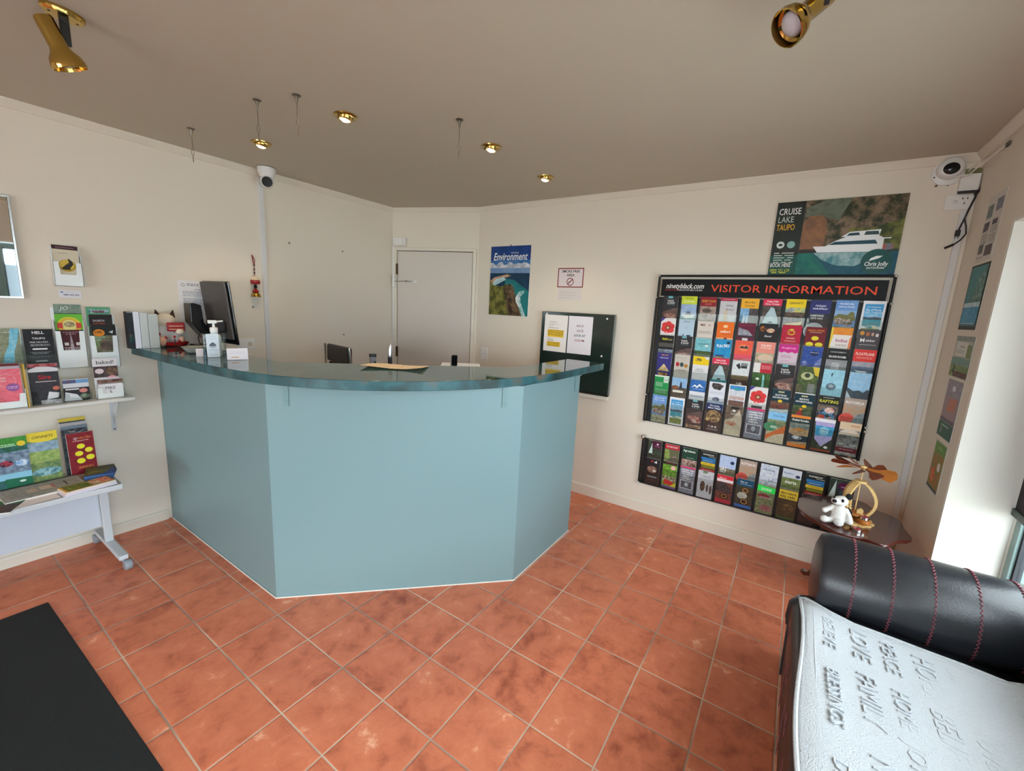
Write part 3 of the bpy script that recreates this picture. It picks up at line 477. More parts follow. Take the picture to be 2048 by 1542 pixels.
rack1 = [[
 (TASTE, 'dark leaflet with a teal tab and a raw meat photo'),
 ([('r',0,0,1,1,'2f7a5c','4a9474'),('r',0,.30,1,.74,'8fabd0','a8c0dc'),('p',[(.05,.40),(.95,.40),(.8,.30),(.3,.28)],'f0f2f0'),('p',[(.3,.40),(.7,.40),(.6,.5),(.4,.5)],'3c4c60'),('r',0,.74,1,1,'c9d836'),('t',.5,.91,.035,'TOP CRAFT','3f4420',{'w':.5}),('t',.5,.80,.05,'CHARTERS','f2f6c8',{'w':.8,'b':.04}),('r',0,0,1,.12,'e8ecd0','3a5a40')], 'lime-topped leaflet with a white launch'),
 ([('r',0,0,1,1,'b49c90','8a766c'),('r',0,.70,1,1,'8a1a26'),('t',.5,.83,.07,'DESERT ROAD','e8a03a',{'w':.86,'b':.04}),('l',.3,.78,.7,2,'d87a6a'),('e',.45,.56,.28,.14,'3f3834','6a5c54'),('r',0,.12,1,.26,'7a6658','927c6c'),('r',0,0,1,.12,'e0bc28')], 'dark red headed DESERT ROAD leaflet'),
 ([('r',0,0,1,1,'cccbcf'),('r',0,.90,1,1,'b32845'),('l',.15,.95,.85,1,'f0c8d0'),('t',.55,.74,.06,'Sailing','5a3a42',{'w':.6,'s':.3,'b':0}),('t',.6,.62,.05,'Barbary','5a3a42',{'w':.6,'s':.3,'b':0}),('p',[(.18,.18),(.52,.18),(.46,.58),(.34,.66)],'dcc8a8','cdb898'),('p',[(0,0),(1,0),(1,.26),(.6,.15),(0,.10)],'5a4038','4a342e')], 'pale grey sailing leaflet with beige sails'),
 ([('r',0,0,1,1,'3c3a3c','5a5452'),('r',0,.30,.5,.72,'6fa4d0','8fbade'),('p',[(.08,.14),(.30,.14),(.24,.56)],'e0e8f0'),('p',[(.34,.14),(.5,.14),(.42,.50)],'d8e2ec'),('r',0,0,1,.14,'3a4450','56606a'),('r',0,.70,1,1,'f0b22c'),('t',.5,.86,.055,'Mine Bay','8a5a18',{'w':.7}),('t',.5,.76,.055,'Carvings','8a5a18',{'w':.7})], 'yellow headed Mine Bay leaflet with two white sails'),
 (HUKA, 'red headed Huka Falls River Cruise leaflet'),
 ([('r',0,0,1,1,'e8d83c','6fa4ac'),('r',0,.16,1,.62,'3a302c','6a564a'),('p',[(.05,.28),(.95,.36),(.9,.26),(.2,.20)],'e0c07a'),('e',.30,.68,.22,.14,'c9ccc8','8a8f8c'),('r',0,.76,1,1,'f2d21c'),('t',.5,.86,.06,'GANNETS','3a3a20',{'w':.7,'b':.04,'s':.2}),('r',0,0,1,.10,'1f2426'),('t',.5,.06,.05,'JETBOAT','f4f4f4',{'w':.7,'b':.05}),('r',0,.12,1,.22,'9cd0dc')], 'yellow headed leaflet with a brown jet boat'),
 ([('r',0,0,1,1,'20242e','384048'),('e',.35,.12,.5,.5,'d8dce2','b8bec8'),('r',0,.62,1,1,'252c66','2d3474'),('t',.5,.82,.06,'Hukajet','dfe4f4',{'w':.5,'s':.3}),('t',.5,.74,.045,'HUKAFALLS','f0f2fa',{'w':.7,'b':.05}),('t',.4,.54,.05,'SOMETHING','e6e6e8',{'w':.64,'b':.05}),('t',.4,.46,.05,'GETS YOU','e6e6e8',{'w':.6,'b':.05})], 'navy headed jet leaflet with white spray'),
 (HAWKE, "blue Hawke's Bay Visitor Guide booklet with picnickers"),
 (LAKE, 'white bordered booklet of a blue bay')], [
 (ARTE, "white L'Arté leaflet with a big red flower"),
 ([('r',0,0,1,1,'b8d0e0'),('t',.5,.90,.05,'Zeytin','4a5a6a',{'w':.5,'s':.2}),('o',.5,.72,.09,.09,.02,'8fa4b4'),('r',.28,.12,.40,.36,'4a2018'),('r',.31,.36,.37,.50,'3a1814'),('r',.56,.38,.80,.48,'2c3444'),('p',[(.55,.20),(.82,.20),(.72,.08),(.64,.08)],'eef2f4'),('r',0,0,.5,.05,'3a6a9c')], 'pale blue leaflet with a dark bottle and a glass'),
 ([('r',0,0,1,1,'dcd2c8'),('t',.34,.84,.07,'MA','5a1c24',{'w':.3,'b':.06}),('t',.74,.84,.07,'ll','a3322f',{'w':.2,'b':.04}),('l',.1,.66,.9,3,'8a7c72'),('r',0,.12,1,.34,'4a443e','6f685e'),('r',0,0,1,.12,'c8ccd0')], 'cream leaflet with a dark lake strip'),
 ([('r',0,0,1,1,'f0b88a','e8a478'),('r',0,.50,1,1,'ef7420'),('e',.5,.86,.14,.10,'ffd0a0'),('t',.5,.66,.08,'māori','fff2e4',{'w':.7,'b':.05,'s':.2}),('l',.3,.60,.9,1,'8a3a10'),('p',[(.2,0),(1,0),(.95,.28),(.7,.34),(.5,.30),(.3,.16)],'2c1c18'),('e',.56,.44,.12,.14,'6a3c2a','3a2018'),('e',.80,.34,.12,.14,'2a1814','8a5a44')], 'bright orange leaflet with a dark-haired couple'),
 ([('r',0,0,1,1,'641634'),('p',[(.05,.60),(.95,.60),(.60,.78),(.05,.86)],'a8aab4','7f8290'),('r',.05,.56,.95,.62,'3a3034'),('r',.32,.40,.64,.54,'e4dcdc'),('t',.5,.28,.045,"Terra Mia",'ecd0d8',{'w':.74,'b':.04}),('l',.15,.22,.85,1,'c890a0'),('l',.1,.93,.9,1,'b84060')], 'maroon leaflet with a white square and a mountain view'),
 ([('r',0,0,1,1,'211d20'),('e',.2,.84,.18,.18,'c87a2c','3a2418'),('e',.62,.80,.22,.14,'b85a48','d8c0a0'),('t',.5,.60,.06,'Bund','ececec',{'w':.6,'s':.3}),('l',.2,.42,.9,1,'8a8488'),('l',.4,.34,.7,1,'8a8488')], 'black restaurant leaflet with orange dishes on top'),
 ([('r',0,0,1,1,'bb1c3c'),('e',.5,.80,.22,.20,'d8c43a','bb1c3c'),('e',.5,.78,.12,.10,'c8302c'),('t',.5,.60,.035,'MUSASHI','f6d8c8',{'w':.6,'b':.04}),('l',.2,.54,.8,2,'e8a090'),('e',.5,.16,.40,.16,'e8742c','3a1814')], 'crimson leaflet with a yellow prawn emblem'),
 (MARO, 'maroon curry leaflet with yellow ovals'),
 ([('r',0,0,1,1,'efe9e4'),('p',[(0,0),(.18,0),(.05,.5),(.2,1),(0,1)],'f0d24a'),('r',.1,.80,1,1,'ee9a34','e88a30'),('p',[(.85,0),(1,0),(1,.8),(.9,.7)],'e88a5a'),('t',.55,.60,.09,'Indus','a8407a',{'w':.6,'b':.04}),('l',.3,.52,.8,2,'8a6a70'),('p',[(.3,.12),(.6,.12),(.8,.3),(.35,.28)],'dfe3ea')], 'white and orange Indian restaurant leaflet'),
 ([('r',0,0,1,1,'4c494d'),('e',.2,.90,.1,.12,'d8943a'),('e',.45,.88,.08,.12,'b86a3a'),('e',.66,.88,.06,.10,'c8a08a'),('e',.86,.86,.07,.10,'e0d0cc'),('t',.26,.66,.10,'M','f0f0f0',{'w':.3,'b':.04}),('t',.62,.68,.06,'alabar','f0f0f0',{'w':.5,'b':.03}),('l',.15,.58,.9,1,'d8d0d0'),('t',.5,.40,.045,'07 281 7551','c8944a',{'w':.7}),('l',.15,.26,.85,1,'c8506a'),('l',.15,.18,.85,1,'b8a8a8')], 'charcoal leaflet with a row of spice spoons')], [
 ([('r',0,0,1,1,'1c1a1a'),('t',.42,.84,.07,'R&D','d8d02c',{'w':.4,'b':.05}),('l',.64,.87,.9,2,'c8c07a'),('r',0,.60,1,.74,'55524e'),('r',0,.14,1,.52,'96a8c0','6a7080'),('p',[(0,.2),(1,.2),(.9,.42),(.5,.34),(.1,.42)],'3a3840','54505a'),('r',0,.14,1,.22,'b8a85a')], 'black R&D leaflet with yellow letters'),
 (TASTE, 'dark leaflet with a teal tab and a raw meat photo'),
 ([('r',0,0,1,1,'2f4426','4f6a38'),('r',0,.58,1,1,'74b8c4','88c8d0'),('t',.5,.78,.06,'HIDDEN','1f6a5c',{'w':.8,'b':.05}),('e',.72,.76,.10,.08,'e8f0f0'),('r',0,0,1,.12,'26361f')], 'sky blue leaflet over dark green bush'),
 ([('r',0,0,1,1,'1d8cc4','2a9cd0'),('t',.3,.74,.09,'FUN','eef6fa',{'w':.36,'b':.06}),('t',.7,.76,.09,'SKI','eef6fa',{'w':.36,'b':.06}),('e',.8,.90,.1,.08,'1a2a3a'),('r',.10,.10,.62,.50,'153a70'),('t',.36,.36,.07,'PEDAL','d8e04a',{'w':.44,'b':.05}),('t',.36,.24,.07,'BOATS','4ac0e0',{'w':.44,'b':.05})], 'bright blue leaflet with a navy PEDAL BOATS square'),
 ([('r',0,0,1,1,'f0604a'),('e',.5,.78,.30,.22,'f88a5c'),('p',[(.22,.76),(.40,.84),(.52,.80),(.64,.86),(.80,.76)],'3a3840'),('r',0,.30,1,.56,'e8566a'),('l',.5,.40,.9,1,'f8b0a8'),('r',.1,.02,.95,.26,'2c1c22','b8a8a8'),('p',[(.84,.1),(1,.1),(1,.3)],'dcdce4')], 'coral leaflet with a dark mountain emblem'),
 ([('r',0,0,1,1,'ec9484'),('t',.5,.86,.06,'TAUPO','fff6f0',{'w':.7,'b':.05,'s':.1}),('t',.5,.80,.03,'ADVENTURES','fff6f0',{'w':.7,'b':.04}),('r',0,0,1,.66,'c8bca0','a89878'),('e',.55,.50,.42,.26,'e0bca0','d8c8b0'),('r',0,0,1,.12,'6a3c38')], 'salmon pink TAUPO leaflet'),
 ([('r',0,0,1,1,'d8c4d0'),('p',[(0,.78),(.15,.74),(.3,.78),(.5,.74),(.7,.78),(.85,.74),(1,.78),(1,1),(0,1)],'d02a8c'),('t',.5,.87,.06,'doughnuts','f8a8d8',{'w':.8,'b':.04}),('l',.15,.66,.7,3,'b86aa0'),('l',.15,.50,.6,1,'c85a9a'),('e',.42,.14,.24,.18,'b8504a','8a3a3a')], 'pink leaflet with a magenta scalloped top'),
 ([('r',0,0,1,1,'2a4690','3a5aa8'),('p',[(.4,0),(1,0),(1,.7),(.8,.6),(.6,.4)],'8a94c4','6a78b0'),('e',.6,.80,.2,.14,'1f2c50'),('l',.4,.82,.8,1,'d8e0f4'),('e',.2,.5,.12,.14,'b8c4e4','5a6ab0')], 'deep blue leaflet with pale blue splashes'),
 ([('r',0,0,1,1,'8a8c90','9a9ca0'),('r',0,.68,1,1,'19191b'),('t',.5,.88,.04,'CONFINEMENT','c8c8c8',{'w':.76,'b':.02}),('t',.5,.74,.055,'ESCAPE ROOMS','f4f4f4',{'w':.8,'b':.05}),('r',.28,.34,.66,.60,'c0c2c4','a8aaae'),('p',[(.5,0),(1,0),(1,.3)],'c8506a'),('e',.84,.22,.12,.06,'eceef0')], 'grey leaflet with a black ESCAPE ROOMS header'),
 ([('r',0,0,1,1,'56657c','62748c'),('r',0,.52,1,.66,'8f9cb0','b0a8b0'),('r',0,.66,1,1,'e03a34'),('t',.5,.84,.075,'FLOATPLANE','f8dcd4',{'w':.82,'b':.05}),('l',.15,.78,.85,2,'f0a8a0'),('p',[(.15,.42),(.3,.36),(.7,.36),(.72,.40),(.3,.40)],'e8ecf0'),('r',0,0,1,.12,'2f3432','4a504a'),('r',0,.12,1,.14,'dfe0e0')], 'red headed FLOATPLANE leaflet')], [
 ([('r',0,0,1,1,'37347c'),('t',.55,.90,.045,'BIG FAT','f0a848',{'w':.6,'b':.04}),('t',.5,.80,.045,'MEXICAN','c8c4f0',{'w':.8,'b':.04}),('p',[(.1,.36),(.92,.36),(.5,.62)],'e8dcb8','c8a060'),('r',.15,.16,.8,.30,'6a3c20','d8a060'),('r',0,0,1,.14,'2a3a4a','6a94c8')], 'purple-blue leaflet with a yellow dish'),
 ([('r',0,0,1,1,'c9c3b8'),('o',.2,.88,.06,.06,.014,'6a6a68'),('l',.32,.88,.8,1,'9a968c'),('e',.22,.66,.12,.16,'b02a30'),('e',.5,.66,.12,.16,'2f4a48'),('e',.78,.63,.13,.12,'b07a2c'),('t',.5,.44,.05,'CLAY ART','5a544c',{'w':.6,'b':.04}),('l',.3,.36,.7,1,'9a948a'),('r',0,0,1,.10,'6f9ccc','84acd4')], 'beige leaflet with red, teal and amber pots'),
 ([('r',0,0,1,1,'e2e2e4'),('p',[(0,.72),(1,.72),(1,.92),(.8,.92),(.7,1),(0,1)],'f2cf18'),('e',.34,.88,.22,.12,'3a3a3a','f2cf18'),('t',.5,.56,.035,'Bug a Boo','3a3a3c',{'w':.5}),('t',.5,.50,.035,'Mini Adventure','3a3a3c',{'w':.6}),('e',.18,.16,.12,.10,'e8a02c'),('p',[(.4,.1),(.6,.2),(.7,.08)],'b8c0cc')], 'white leaflet with a yellow cap-shaped top'),
 (HUKA, 'red headed Huka Falls River Cruise leaflet'),
 ([('r',0,0,1,1,'cfd8da','e4e8e8'),('p',[(.2,.84),(.4,.72),(.5,.76),(.4,.92)],'2c3438'),('r',.5,.76,.86,.92,'2f3436'),('l',.53,.88,.84,2,'e8ecec'),('r',0,.36,1,.52,'8a6a4a','5a5c40'),('r',0,0,1,.38,'3c241c','5a3a2c'),('e',.5,.22,.18,.2,'e0cfc0','4a2c22')], 'cloudy leaflet with a black badge over brown horses'),
 ([('r',0,0,1,1,'2f5228','4a6c34'),('p',[(.42,0),(.62,0),(.7,.3),(.66,.62),(.56,.66),(.58,.3)],'7fd4d0','9ae0dc'),('r',0,.70,.38,1,'e8e6e2'),('r',.38,.70,1,1,'c02238'),('l',.44,.92,.95,4,'f0a8b0'),('e',.3,.50,.1,.08,'e6e8e4')], 'white and red headed leaflet of a turquoise river in bush'),
 (TASTE, 'dark leaflet with a teal tab and a raw meat photo'),
 ([('r',0,0,1,1,'3a4c24','5a6c3c'),('e',.45,.72,.32,.24,'c8cc9c','b4ba88'),('e',.45,.74,.14,.14,'39442a'),('p',[(.66,1),(1,1),(1,.72),(.8,.78)],'d8bc34','e0c848'),('r',.55,.1,.9,.5,'7c7c74','8f8f88')], 'green bush leaflet with a cream badge and a yellow corner'),
 ([('r',0,0,1,1,'94cde2','a8dcec'),('t',.42,.80,.10,'f','1c2a3a',{'b':.06}),('e',.45,.50,.24,.22,'6c8494','5c7484'),('e',.45,.52,.12,.10,'9cb0bc'),('r',0,0,1,.10,'6cc0c4')], 'light blue leaflet with a grey gondola cabin'),
 ([('r',0,0,1,1,'8fc0e4','a8d0ec'),('p',[(0,0),(1,0),(1,.52),(.9,.54),(.75,.44),(.55,.50),(.3,.46),(0,.56)],'3a4552','4a5560'),('p',[(0,.12),(.5,.06),(0,.46)],'dfe6ec'),('r',.2,0,.9,.06,'2a2c28')], 'leaflet of dark hills and a white bow under blue sky')], [
 ([('r',0,0,1,1,'1c8a48','23964f'),('r',0,.95,1,1,'dcecdc'),('r',.64,.76,.96,.94,'dfe8e0'),('l',.68,.88,.92,3,'1c6a3c'),('l',.1,.74,.6,5,'b8e0c4'),('l',.1,.5,.9,5,'a4d4b4'),('l',.1,.26,.7,3,'b8e0c4')], 'green leaflet with lines of small print'),
 ([('r',0,0,1,1,'4a4138','6a5e50'),('r',0,.66,1,1,'86b0d8','9cc0e0'),('p',[(.5,.62),(.72,.62),(.66,.84),(.58,.88)],'2c3440'),('r',.1,.48,.8,.56,'e4e0d4'),('e',.25,.66,.25,.14,'a86a48','6a4a38'),('r',.3,.05,.8,.14,'9aa06a')], 'leaflet with a dark pinnacle against blue sky'),
 ([('r',0,0,1,1,'e0e2e8'),('r',0,.60,1,1,'2a64ac','3a76bc'),('p',[(.1,.72),(.3,.84),(.45,.78),(.6,.88),(.9,.74),(.6,.80),(.45,.72),(.3,.78)],'f0f4f8'),('l',.2,.68,.9,1,'c8dcf0'),('l',.1,.44,.9,2,'5a7aa0'),('l',.1,.30,.9,2,'5a7aa0'),('l',.3,.18,.7,1,'5a7aa0')], 'blue and white leaflet with a white mountain outline'),
 ([('r',0,0,1,1,'dfe3ec'),('p',[(.15,.86),(.3,.76),(.7,.74),(.9,.90),(.6,.96),(.2,.96)],'1f1d20','5a5450'),('l',.1,.66,.9,3,'b0bccc'),('e',.5,.42,.22,.16,'2c3c54','7f94ac'),('r',.02,.30,.98,.37,'8fa8c4','b4c4d8'),('l',.1,.2,.8,2,'a8b4c4')], 'white leaflet with a black van above a blue helmet'),
 ([('r',0,0,1,1,'f0f0ee'),('r',.06,.04,.94,.97,'c8d0dc','e4e4e6'),('r',.06,.84,.94,.97,'2a7cc0','4a94d0'),('e',.5,.86,.2,.1,'3aa0b0'),('r',.06,.30,.94,.48,'6a4038','8a5a4a'),('r',.06,.52,.94,.62,'b08c84','d0b8b0'),('r',.06,.12,.94,.30,'d8b898','c8a484'),('r',.06,.04,.94,.12,'2c2420')], 'tall white bordered leaflet of a brown river flat'),
 (ARTE, "white L'Arté leaflet with a big red flower"),
 ([('r',0,0,1,1,'dfe8ea','b8ccd4'),('r',0,.62,1,1,'123440'),('r',.34,.90,.66,.95,'b8b48a'),('t',.5,.80,.05,'RAFTING','f0f4f4',{'w':.6,'b':.05}),('t',.5,.72,.05,'ADVENTURES','f0f4f4',{'w':.86,'b':.05}),('p',[(0,.36),(1,.40),(1,.62),(0,.62)],'5a4038','7c5a48'),('e',.45,.44,.40,.14,'8a3a2c','3a2c28'),('e',.5,.64,.12,.09,'e8c82c'),('r',.2,.0,.9,.10,'3a78c0')], 'dark teal headed RAFTING ADVENTURES leaflet'),
 ([('r',0,0,1,1,'2f3c22','5c6c40'),('r',0,.62,1,1,'123440'),('r',0,.97,1,1,'dfe3e3'),('r',.34,.88,.66,.93,'b8b48a'),('t',.5,.79,.05,'BIKING','f0f4f4',{'w':.6,'b':.05}),('t',.5,.71,.05,'ADVENTURES','f0f4f4',{'w':.86,'b':.05}),('e',.36,.36,.16,.18,'cc3c38','a82c2c'),('e',.42,.50,.08,.08,'e07a30'),('e',.7,.3,.2,.2,'1f2420','6a7458'),('e',.56,.60,.12,.09,'e8c82c')], 'dark teal headed BIKING ADVENTURES leaflet with a red rider'),
 ([('r',0,0,1,1,'33404c','8a7460'),('r',0,.74,1,1,'181c1a'),('l',.2,.94,.7,1,'e8ece8'),('t',.5,.80,.085,'RAFTING','d8d848',{'w':.9,'b':.05}),('e',.5,.46,.40,.36,'6fa0cc','2c3034'),('e',.25,.36,.18,.14,'d0403c','e0a848'),('e',.72,.32,.18,.16,'e08a34','5a9ac8'),('e',.6,.58,.24,.18,'c87c6c','f0e8e0'),('e',.5,.12,.28,.16,'3c6a3c','d8c838')], 'black headed RAFTING leaflet with a crowded blue raft'),
 (ROTO, 'stone coloured ROTORUA leaflet with a red shape')], [
 (HAWKE, "blue Hawke's Bay Visitor Guide booklet with picnickers"),
 (LAKE, 'white bordered booklet of a blue bay'),
 (TASTE, 'dark leaflet with a teal tab and a raw meat photo'),
 ([('r',0,0,1,1,'30201d'),('r',0,.78,1,1,'1f3460'),('t',.5,.90,.05,'The Living','f0f2f6',{'w':.7,'b':.05}),('t',.5,.82,.05,'Māori Village','f0f2f6',{'w':.84,'b':.05}),('e',.5,.56,.46,.44,'c8a068','4a3420'),('e',.14,.44,.12,.12,'d8b870'),('o',.3,.20,.08,.08,.02,'e4d0c8'),('e',.5,.20,.07,.07,'e4d0c8'),('e',.7,.20,.07,.07,'e4d0c8'),('l',.15,.10,.85,1,'e8dcd8')], 'navy and brown village leaflet with three white circles'),
 ([('r',0,0,1,1,'cfc4ae','b8ab92'),('p',[(0,.5),(.45,.6),(.8,.9),(1,.6),(1,1),(0,1)],'5a4c40','7a6a58'),('r',.3,.90,.75,.97,'1c1a18'),('e',.48,.84,.1,.07,'e8e8e4'),('l',.3,.74,.7,2,'d8d0c4'),('e',.4,.40,.34,.14,'a8583c','c89c80'),('r',0,0,1,.2,'d8cdb2','c4b89c')], 'sandy coloured hot pool leaflet'),
 (CENTRE, 'grey WHERE THE CENTRE OF THE EARTH MEETS THE SKY leaflet'),
 ([('r',0,0,1,1,'ddd0b4','c8b898'),('r',0,.76,1,1,'7cbce8','90c8ee'),('t',.6,.86,.04,'WAI-O-TAPU','2c5a9c',{'w':.6,'b':.04}),('p',[(0,.34),(.6,.5),(1,.56),(1,.76),(0,.76)],'5a8a5c','a89c78'),('e',.2,.52,.36,.30,'2f8a54','58a078'),('p',[(0,.08),(.5,.28),(1,.36),(1,.62),(.6,.46),(0,.24)],'e06a24','e8803a'),('r',.2,.48,.55,.56,'c8dcc8')], 'leaflet of an orange and green thermal pool'),
 ([('r',0,0,1,1,'a88460','c8ac84'),('r',0,.92,1,1,'e88a38'),('r',0,.76,1,.92,'16302e'),('t',.5,.82,.07,'Orakei Korako','eef0ea',{'w':.86,'b':.05}),('r',0,.58,1,.76,'66706a','8a948c'),('p',[(.1,.5),(.9,.56),(.5,.62)],'d88a34'),('p',[(0,.14),(1,.20),(1,.38),(.3,.36),(0,.42)],'1f2c3a','2f4050'),('e',.45,.30,.26,.12,'e8ecf0','3a4450'),('r',0,0,1,.10,'e8822c')], 'orange edged Orakei Korako leaflet'),
 ([('r',0,0,1,1,'2c2f26','3c4430'),('r',0,.90,1,1,'eceaf0'),('p',[(.12,.36),(.5,.14),(.95,.40),(1,.90),(.05,.90)],'c4b4dc','a8a0d8'),('p',[(.12,.46),(.95,.50),(1,.78),(.08,.78)],'3c94c4','4aa4d0'),('p',[(.32,.54),(.5,.48),(.72,.54),(.76,.70),(.52,.78),(.30,.70)],'7cc0dc','9cd0e4'),('t',.54,.60,.04,'PURE NZ','f0f8fc',{'w':.4}),('e',.74,.14,.10,.08,'e4e6e0'),('r',0,0,1,.06,'9a4a2c')], 'lilac and blue hexagon leaflet on dark leaves'),
 ([('r',0,0,1,1,'5a5a5a','b4b4b4'),('r',0,.78,1,1,'e2c8a8'),('e',.5,.60,.5,.42,'d4ccc0','e2c8a8'),('t',.72,.89,.05,'buried','c8503c',{'w':.4,'b':.05}),('r',0,.38,1,.62,'8c8c8a','4a4a4a'),('r',0,.10,1,.24,'6a1424'),('l',.15,.18,.85,1,'e8c8c8'),('l',.1,.06,.7,1,'e0d8d0')], 'cream topped leaflet with a black and white group and maroon band')]]
rack2 = [[
 ([('r',0,0,1,1,'2a3428','4a4f40'),('p',[(.06,.5),(.3,.9),(.34,.5)],'c4d8d4'),('r',.3,.72,.9,1,'4c1734'),('e',.68,.88,.08,.07,'e8c8dc'),('l',.5,.79,.85,1,'d8a8c4'),('l',.4,.2,.9,2,'e8e8e4')], 'dark bush leaflet with a plum badge'),
 ([('r',0,0,1,1,'5a6a3c','6f6458'),('r',0,.82,1,1,'bb2434'),('t',.5,.88,.06,'10% DISCOUNT','f8e0e0',{'w':.8,'b':.05}),('p',[(0,.3),(.4,.5),(.3,.8),(0,.8)],'94a85c','7c9048'),('e',.72,.5,.24,.2,'5a4e44','8c7c6c'),('r',0,.04,1,.24,'2f8a74'),('t',.5,.14,.05,'THREE YEAR','d0f0e0',{'w':.8,'b':.04})], 'red headed leaflet with a green creature'),
 ([('r',0,0,1,1,'8a5a54','d0b8ac'),('r',0,.58,1,1,'1c4434'),('t',.45,.86,.08,'Agrodome','f0f4f0',{'w':.8,'b':.05}),('l',.3,.64,.8,1,'c8d8cc'),('e',.4,.36,.3,.3,'dcc4b8','8a4c44'),('e',.75,.36,.2,.24,'4a3830','a87c6c')], 'dark green headed Agrodome leaflet'),
 (RAIN, 'black leaflet with rainbow coloured bands'),
 ([('r',0,0,1,1,'5c5c48','847a60'),('r',0,.56,1,1,'a8c0e4','c0d0ec'),('e',.78,.78,.12,.12,'22305a'),('t',.28,.50,.09,'GET','f2f2ee',{'w':.4,'b':.07}),('t',.28,.40,.09,'OUT','f2f2ee',{'w':.4,'b':.07}),('r',.3,.1,1,.2,'3a3834','e0d8d0')], 'pale blue leaflet with bubbly white letters over a road'),
 (ROTO, 'stone coloured ROTORUA leaflet with a red shape'),
 ([('r',0,0,1,1,'b8c8dc','dfe6ee'),('t',.5,.80,.06,'TE PUIA','4a5c84',{'w':.7,'b':.03}),('p',[(.1,.3),(.6,.7),(.9,.5),(.8,.2)],'8fa4bc','e8eef4'),('r',0,0,1,.16,'2c4a68','5a7894')], 'icy white TE PUIA leaflet'),
 ([('r',0,0,1,1,'5a7440','86945a'),('r',0,.72,1,1,'dfe6ee','c8d8ec'),('t',.3,.84,.06,'Skyline','2a6a9c',{'w':.5,'s':.2}),('e',.82,.80,.12,.10,'2c3c5c'),('t',.5,.54,.10,'starts','f6f6f0',{'w':.6,'b':.06}),('r',0,.16,1,.36,'a8988a','d8ccc4')], 'white and green gondola leaflet reading starts'),
 (RAIN, 'black leaflet with rainbow coloured bands'),
 ([('r',0,0,1,1,'27382e','3a4a3c'),('p',[(.02,.4),(.3,.98),(.34,.4)],'c8dcd8'),('e',.7,.80,.3,.26,'5a1548'),('t',.7,.76,.05,'mitai','f0c8e4',{'w':.4})], 'dark green leaflet with a purple badge')], [
 ([('r',0,0,1,1,'211c20'),('t',.42,.86,.07,'fff','d03a30',{'w':.3,'b':.05}),('p',[(.55,.86),(.75,.95),(.8,.84)],'d8d8dc'),('e',.45,.58,.34,.28,'c89c88','7a4438'),('e',.62,.54,.14,.1,'f0e4dc'),('l',.15,.30,.85,2,'e8e8ec'),('l',.15,.16,.7,1,'a84a4a')], 'black leaflet with red letters and a food bowl'),
 ([('r',0,0,1,1,'7fb038','4a8024'),('r',0,.90,1,1,'1c2018'),('l',.2,.95,.9,1,'d0403c'),('e',.74,.80,.18,.16,'eab8b0'),('r',0,.26,1,.46,'3a2c20','d8d0a8'),('p',[(.1,.14),(.9,.10),(.8,.26),(.2,.34)],'d8302c'),('p',[(.5,.06),(1,.06),(1,.26)],'d8d02c'),('r',0,0,1,.08,'6a4c8a')], 'green fern leaflet with a red canoe'),
 (CENTRE, 'grey WHERE THE CENTRE OF THE EARTH MEETS THE SKY leaflet'),
 ([('r',0,0,1,1,'d0d0d8','b8b8c0'),('r',.3,.92,.6,1,'6a8060'),('l',.3,.82,.8,3,'7a8a90'),('e',.35,.44,.16,.4,'6a4c3c','3c2c28'),('e',.66,.40,.08,.3,'5a4438'),('e',.88,.36,.08,.34,'54403a'),('r',0,0,1,.2,'c4c4cc')], 'white leaflet with figures in dark cloaks'),
 ([('r',0,0,1,1,'5a2c28','8a4c3c'),('r',0,.84,1,1,'d02c38'),('r',0,.76,1,.86,'e8d8d8'),('t',.35,.88,.05,'Get on','f8e4e4',{'w':.5,'b':.05}),('p',[(0,.4),(1,.4),(.8,.62),(.4,.76),(0,.7)],'2c2428','4a4044'),('e',.55,.26,.26,.24,'1c1614'),('o',.55,.26,.18,.16,.05,'d88a34'),('r',0,0,1,.14,'bb1c38')], 'red GET ON leaflet with a dark round emblem'),
 ([('r',0,0,1,1,'2c2c22','48442e'),('r',0,.76,1,1,'0f4a68'),('t',.4,.88,.05,'Get on','eaf2f8',{'w':.5,'b':.05}),('l',.2,.82,.9,1,'c8e0f0'),('e',.4,.42,.3,.26,'e0ddd4','b8b4a8'),('o',.55,.62,.18,.16,.05,'e0944c'),('e',.55,.22,.28,.24,'1c1614'),('o',.55,.22,.2,.18,.05,'d8a048'),('r',0,0,1,.10,'1f6cc0')], 'dark blue GET ON leaflet with two round emblems'),
 ([('r',0,0,1,1,'6a7a50','9aa07a'),('p',[(0,.78),(1,.76),(1,.94),(0,.98)],'2ce85c'),('t',.5,.82,.08,'ZORB','d8ffe0',{'w':.6,'b':.06}),('e',.4,.62,.34,.16,'a83a3c','7a2c30'),('l',.2,.58,.9,2,'e8dce0'),('e',.6,.22,.36,.22,'c8848a','8a4c4c')], 'leaflet with a neon green stripe'),
 ([('r',0,0,1,1,'5a4426','3a3018'),('r',0,.68,1,.98,'e4c83c'),('t',.5,.84,.07,'SELF-DRIVE','1f1c14',{'w':.84,'b':.06}),('t',.48,.73,.07,'RAIL CARS','1f1c14',{'w':.8,'b':.06}),('e',.55,.40,.36,.26,'3c2c1c','8a6a3a'),('r',0,0,1,.08,'3a5a2c')], 'brown leaflet with yellow SELF-DRIVE RAIL CARS header'),
 ([('r',0,0,1,1,'241c1e','3a2a2c'),('t',.5,.80,.07,'DRIVEN','eceaec',{'w':.6,'b':.06}),('e',.5,.4,.3,.3,'5a2c34','3a2024')], 'black leaflet reading DRIVEN, half hidden by the side table'),
 ([('r',0,0,1,1,'3a1c20','5a2c2c'),('l',.2,.8,.8,3,'c8a0a0')], 'dark red leaflet hidden at the end of the lower rack')]]
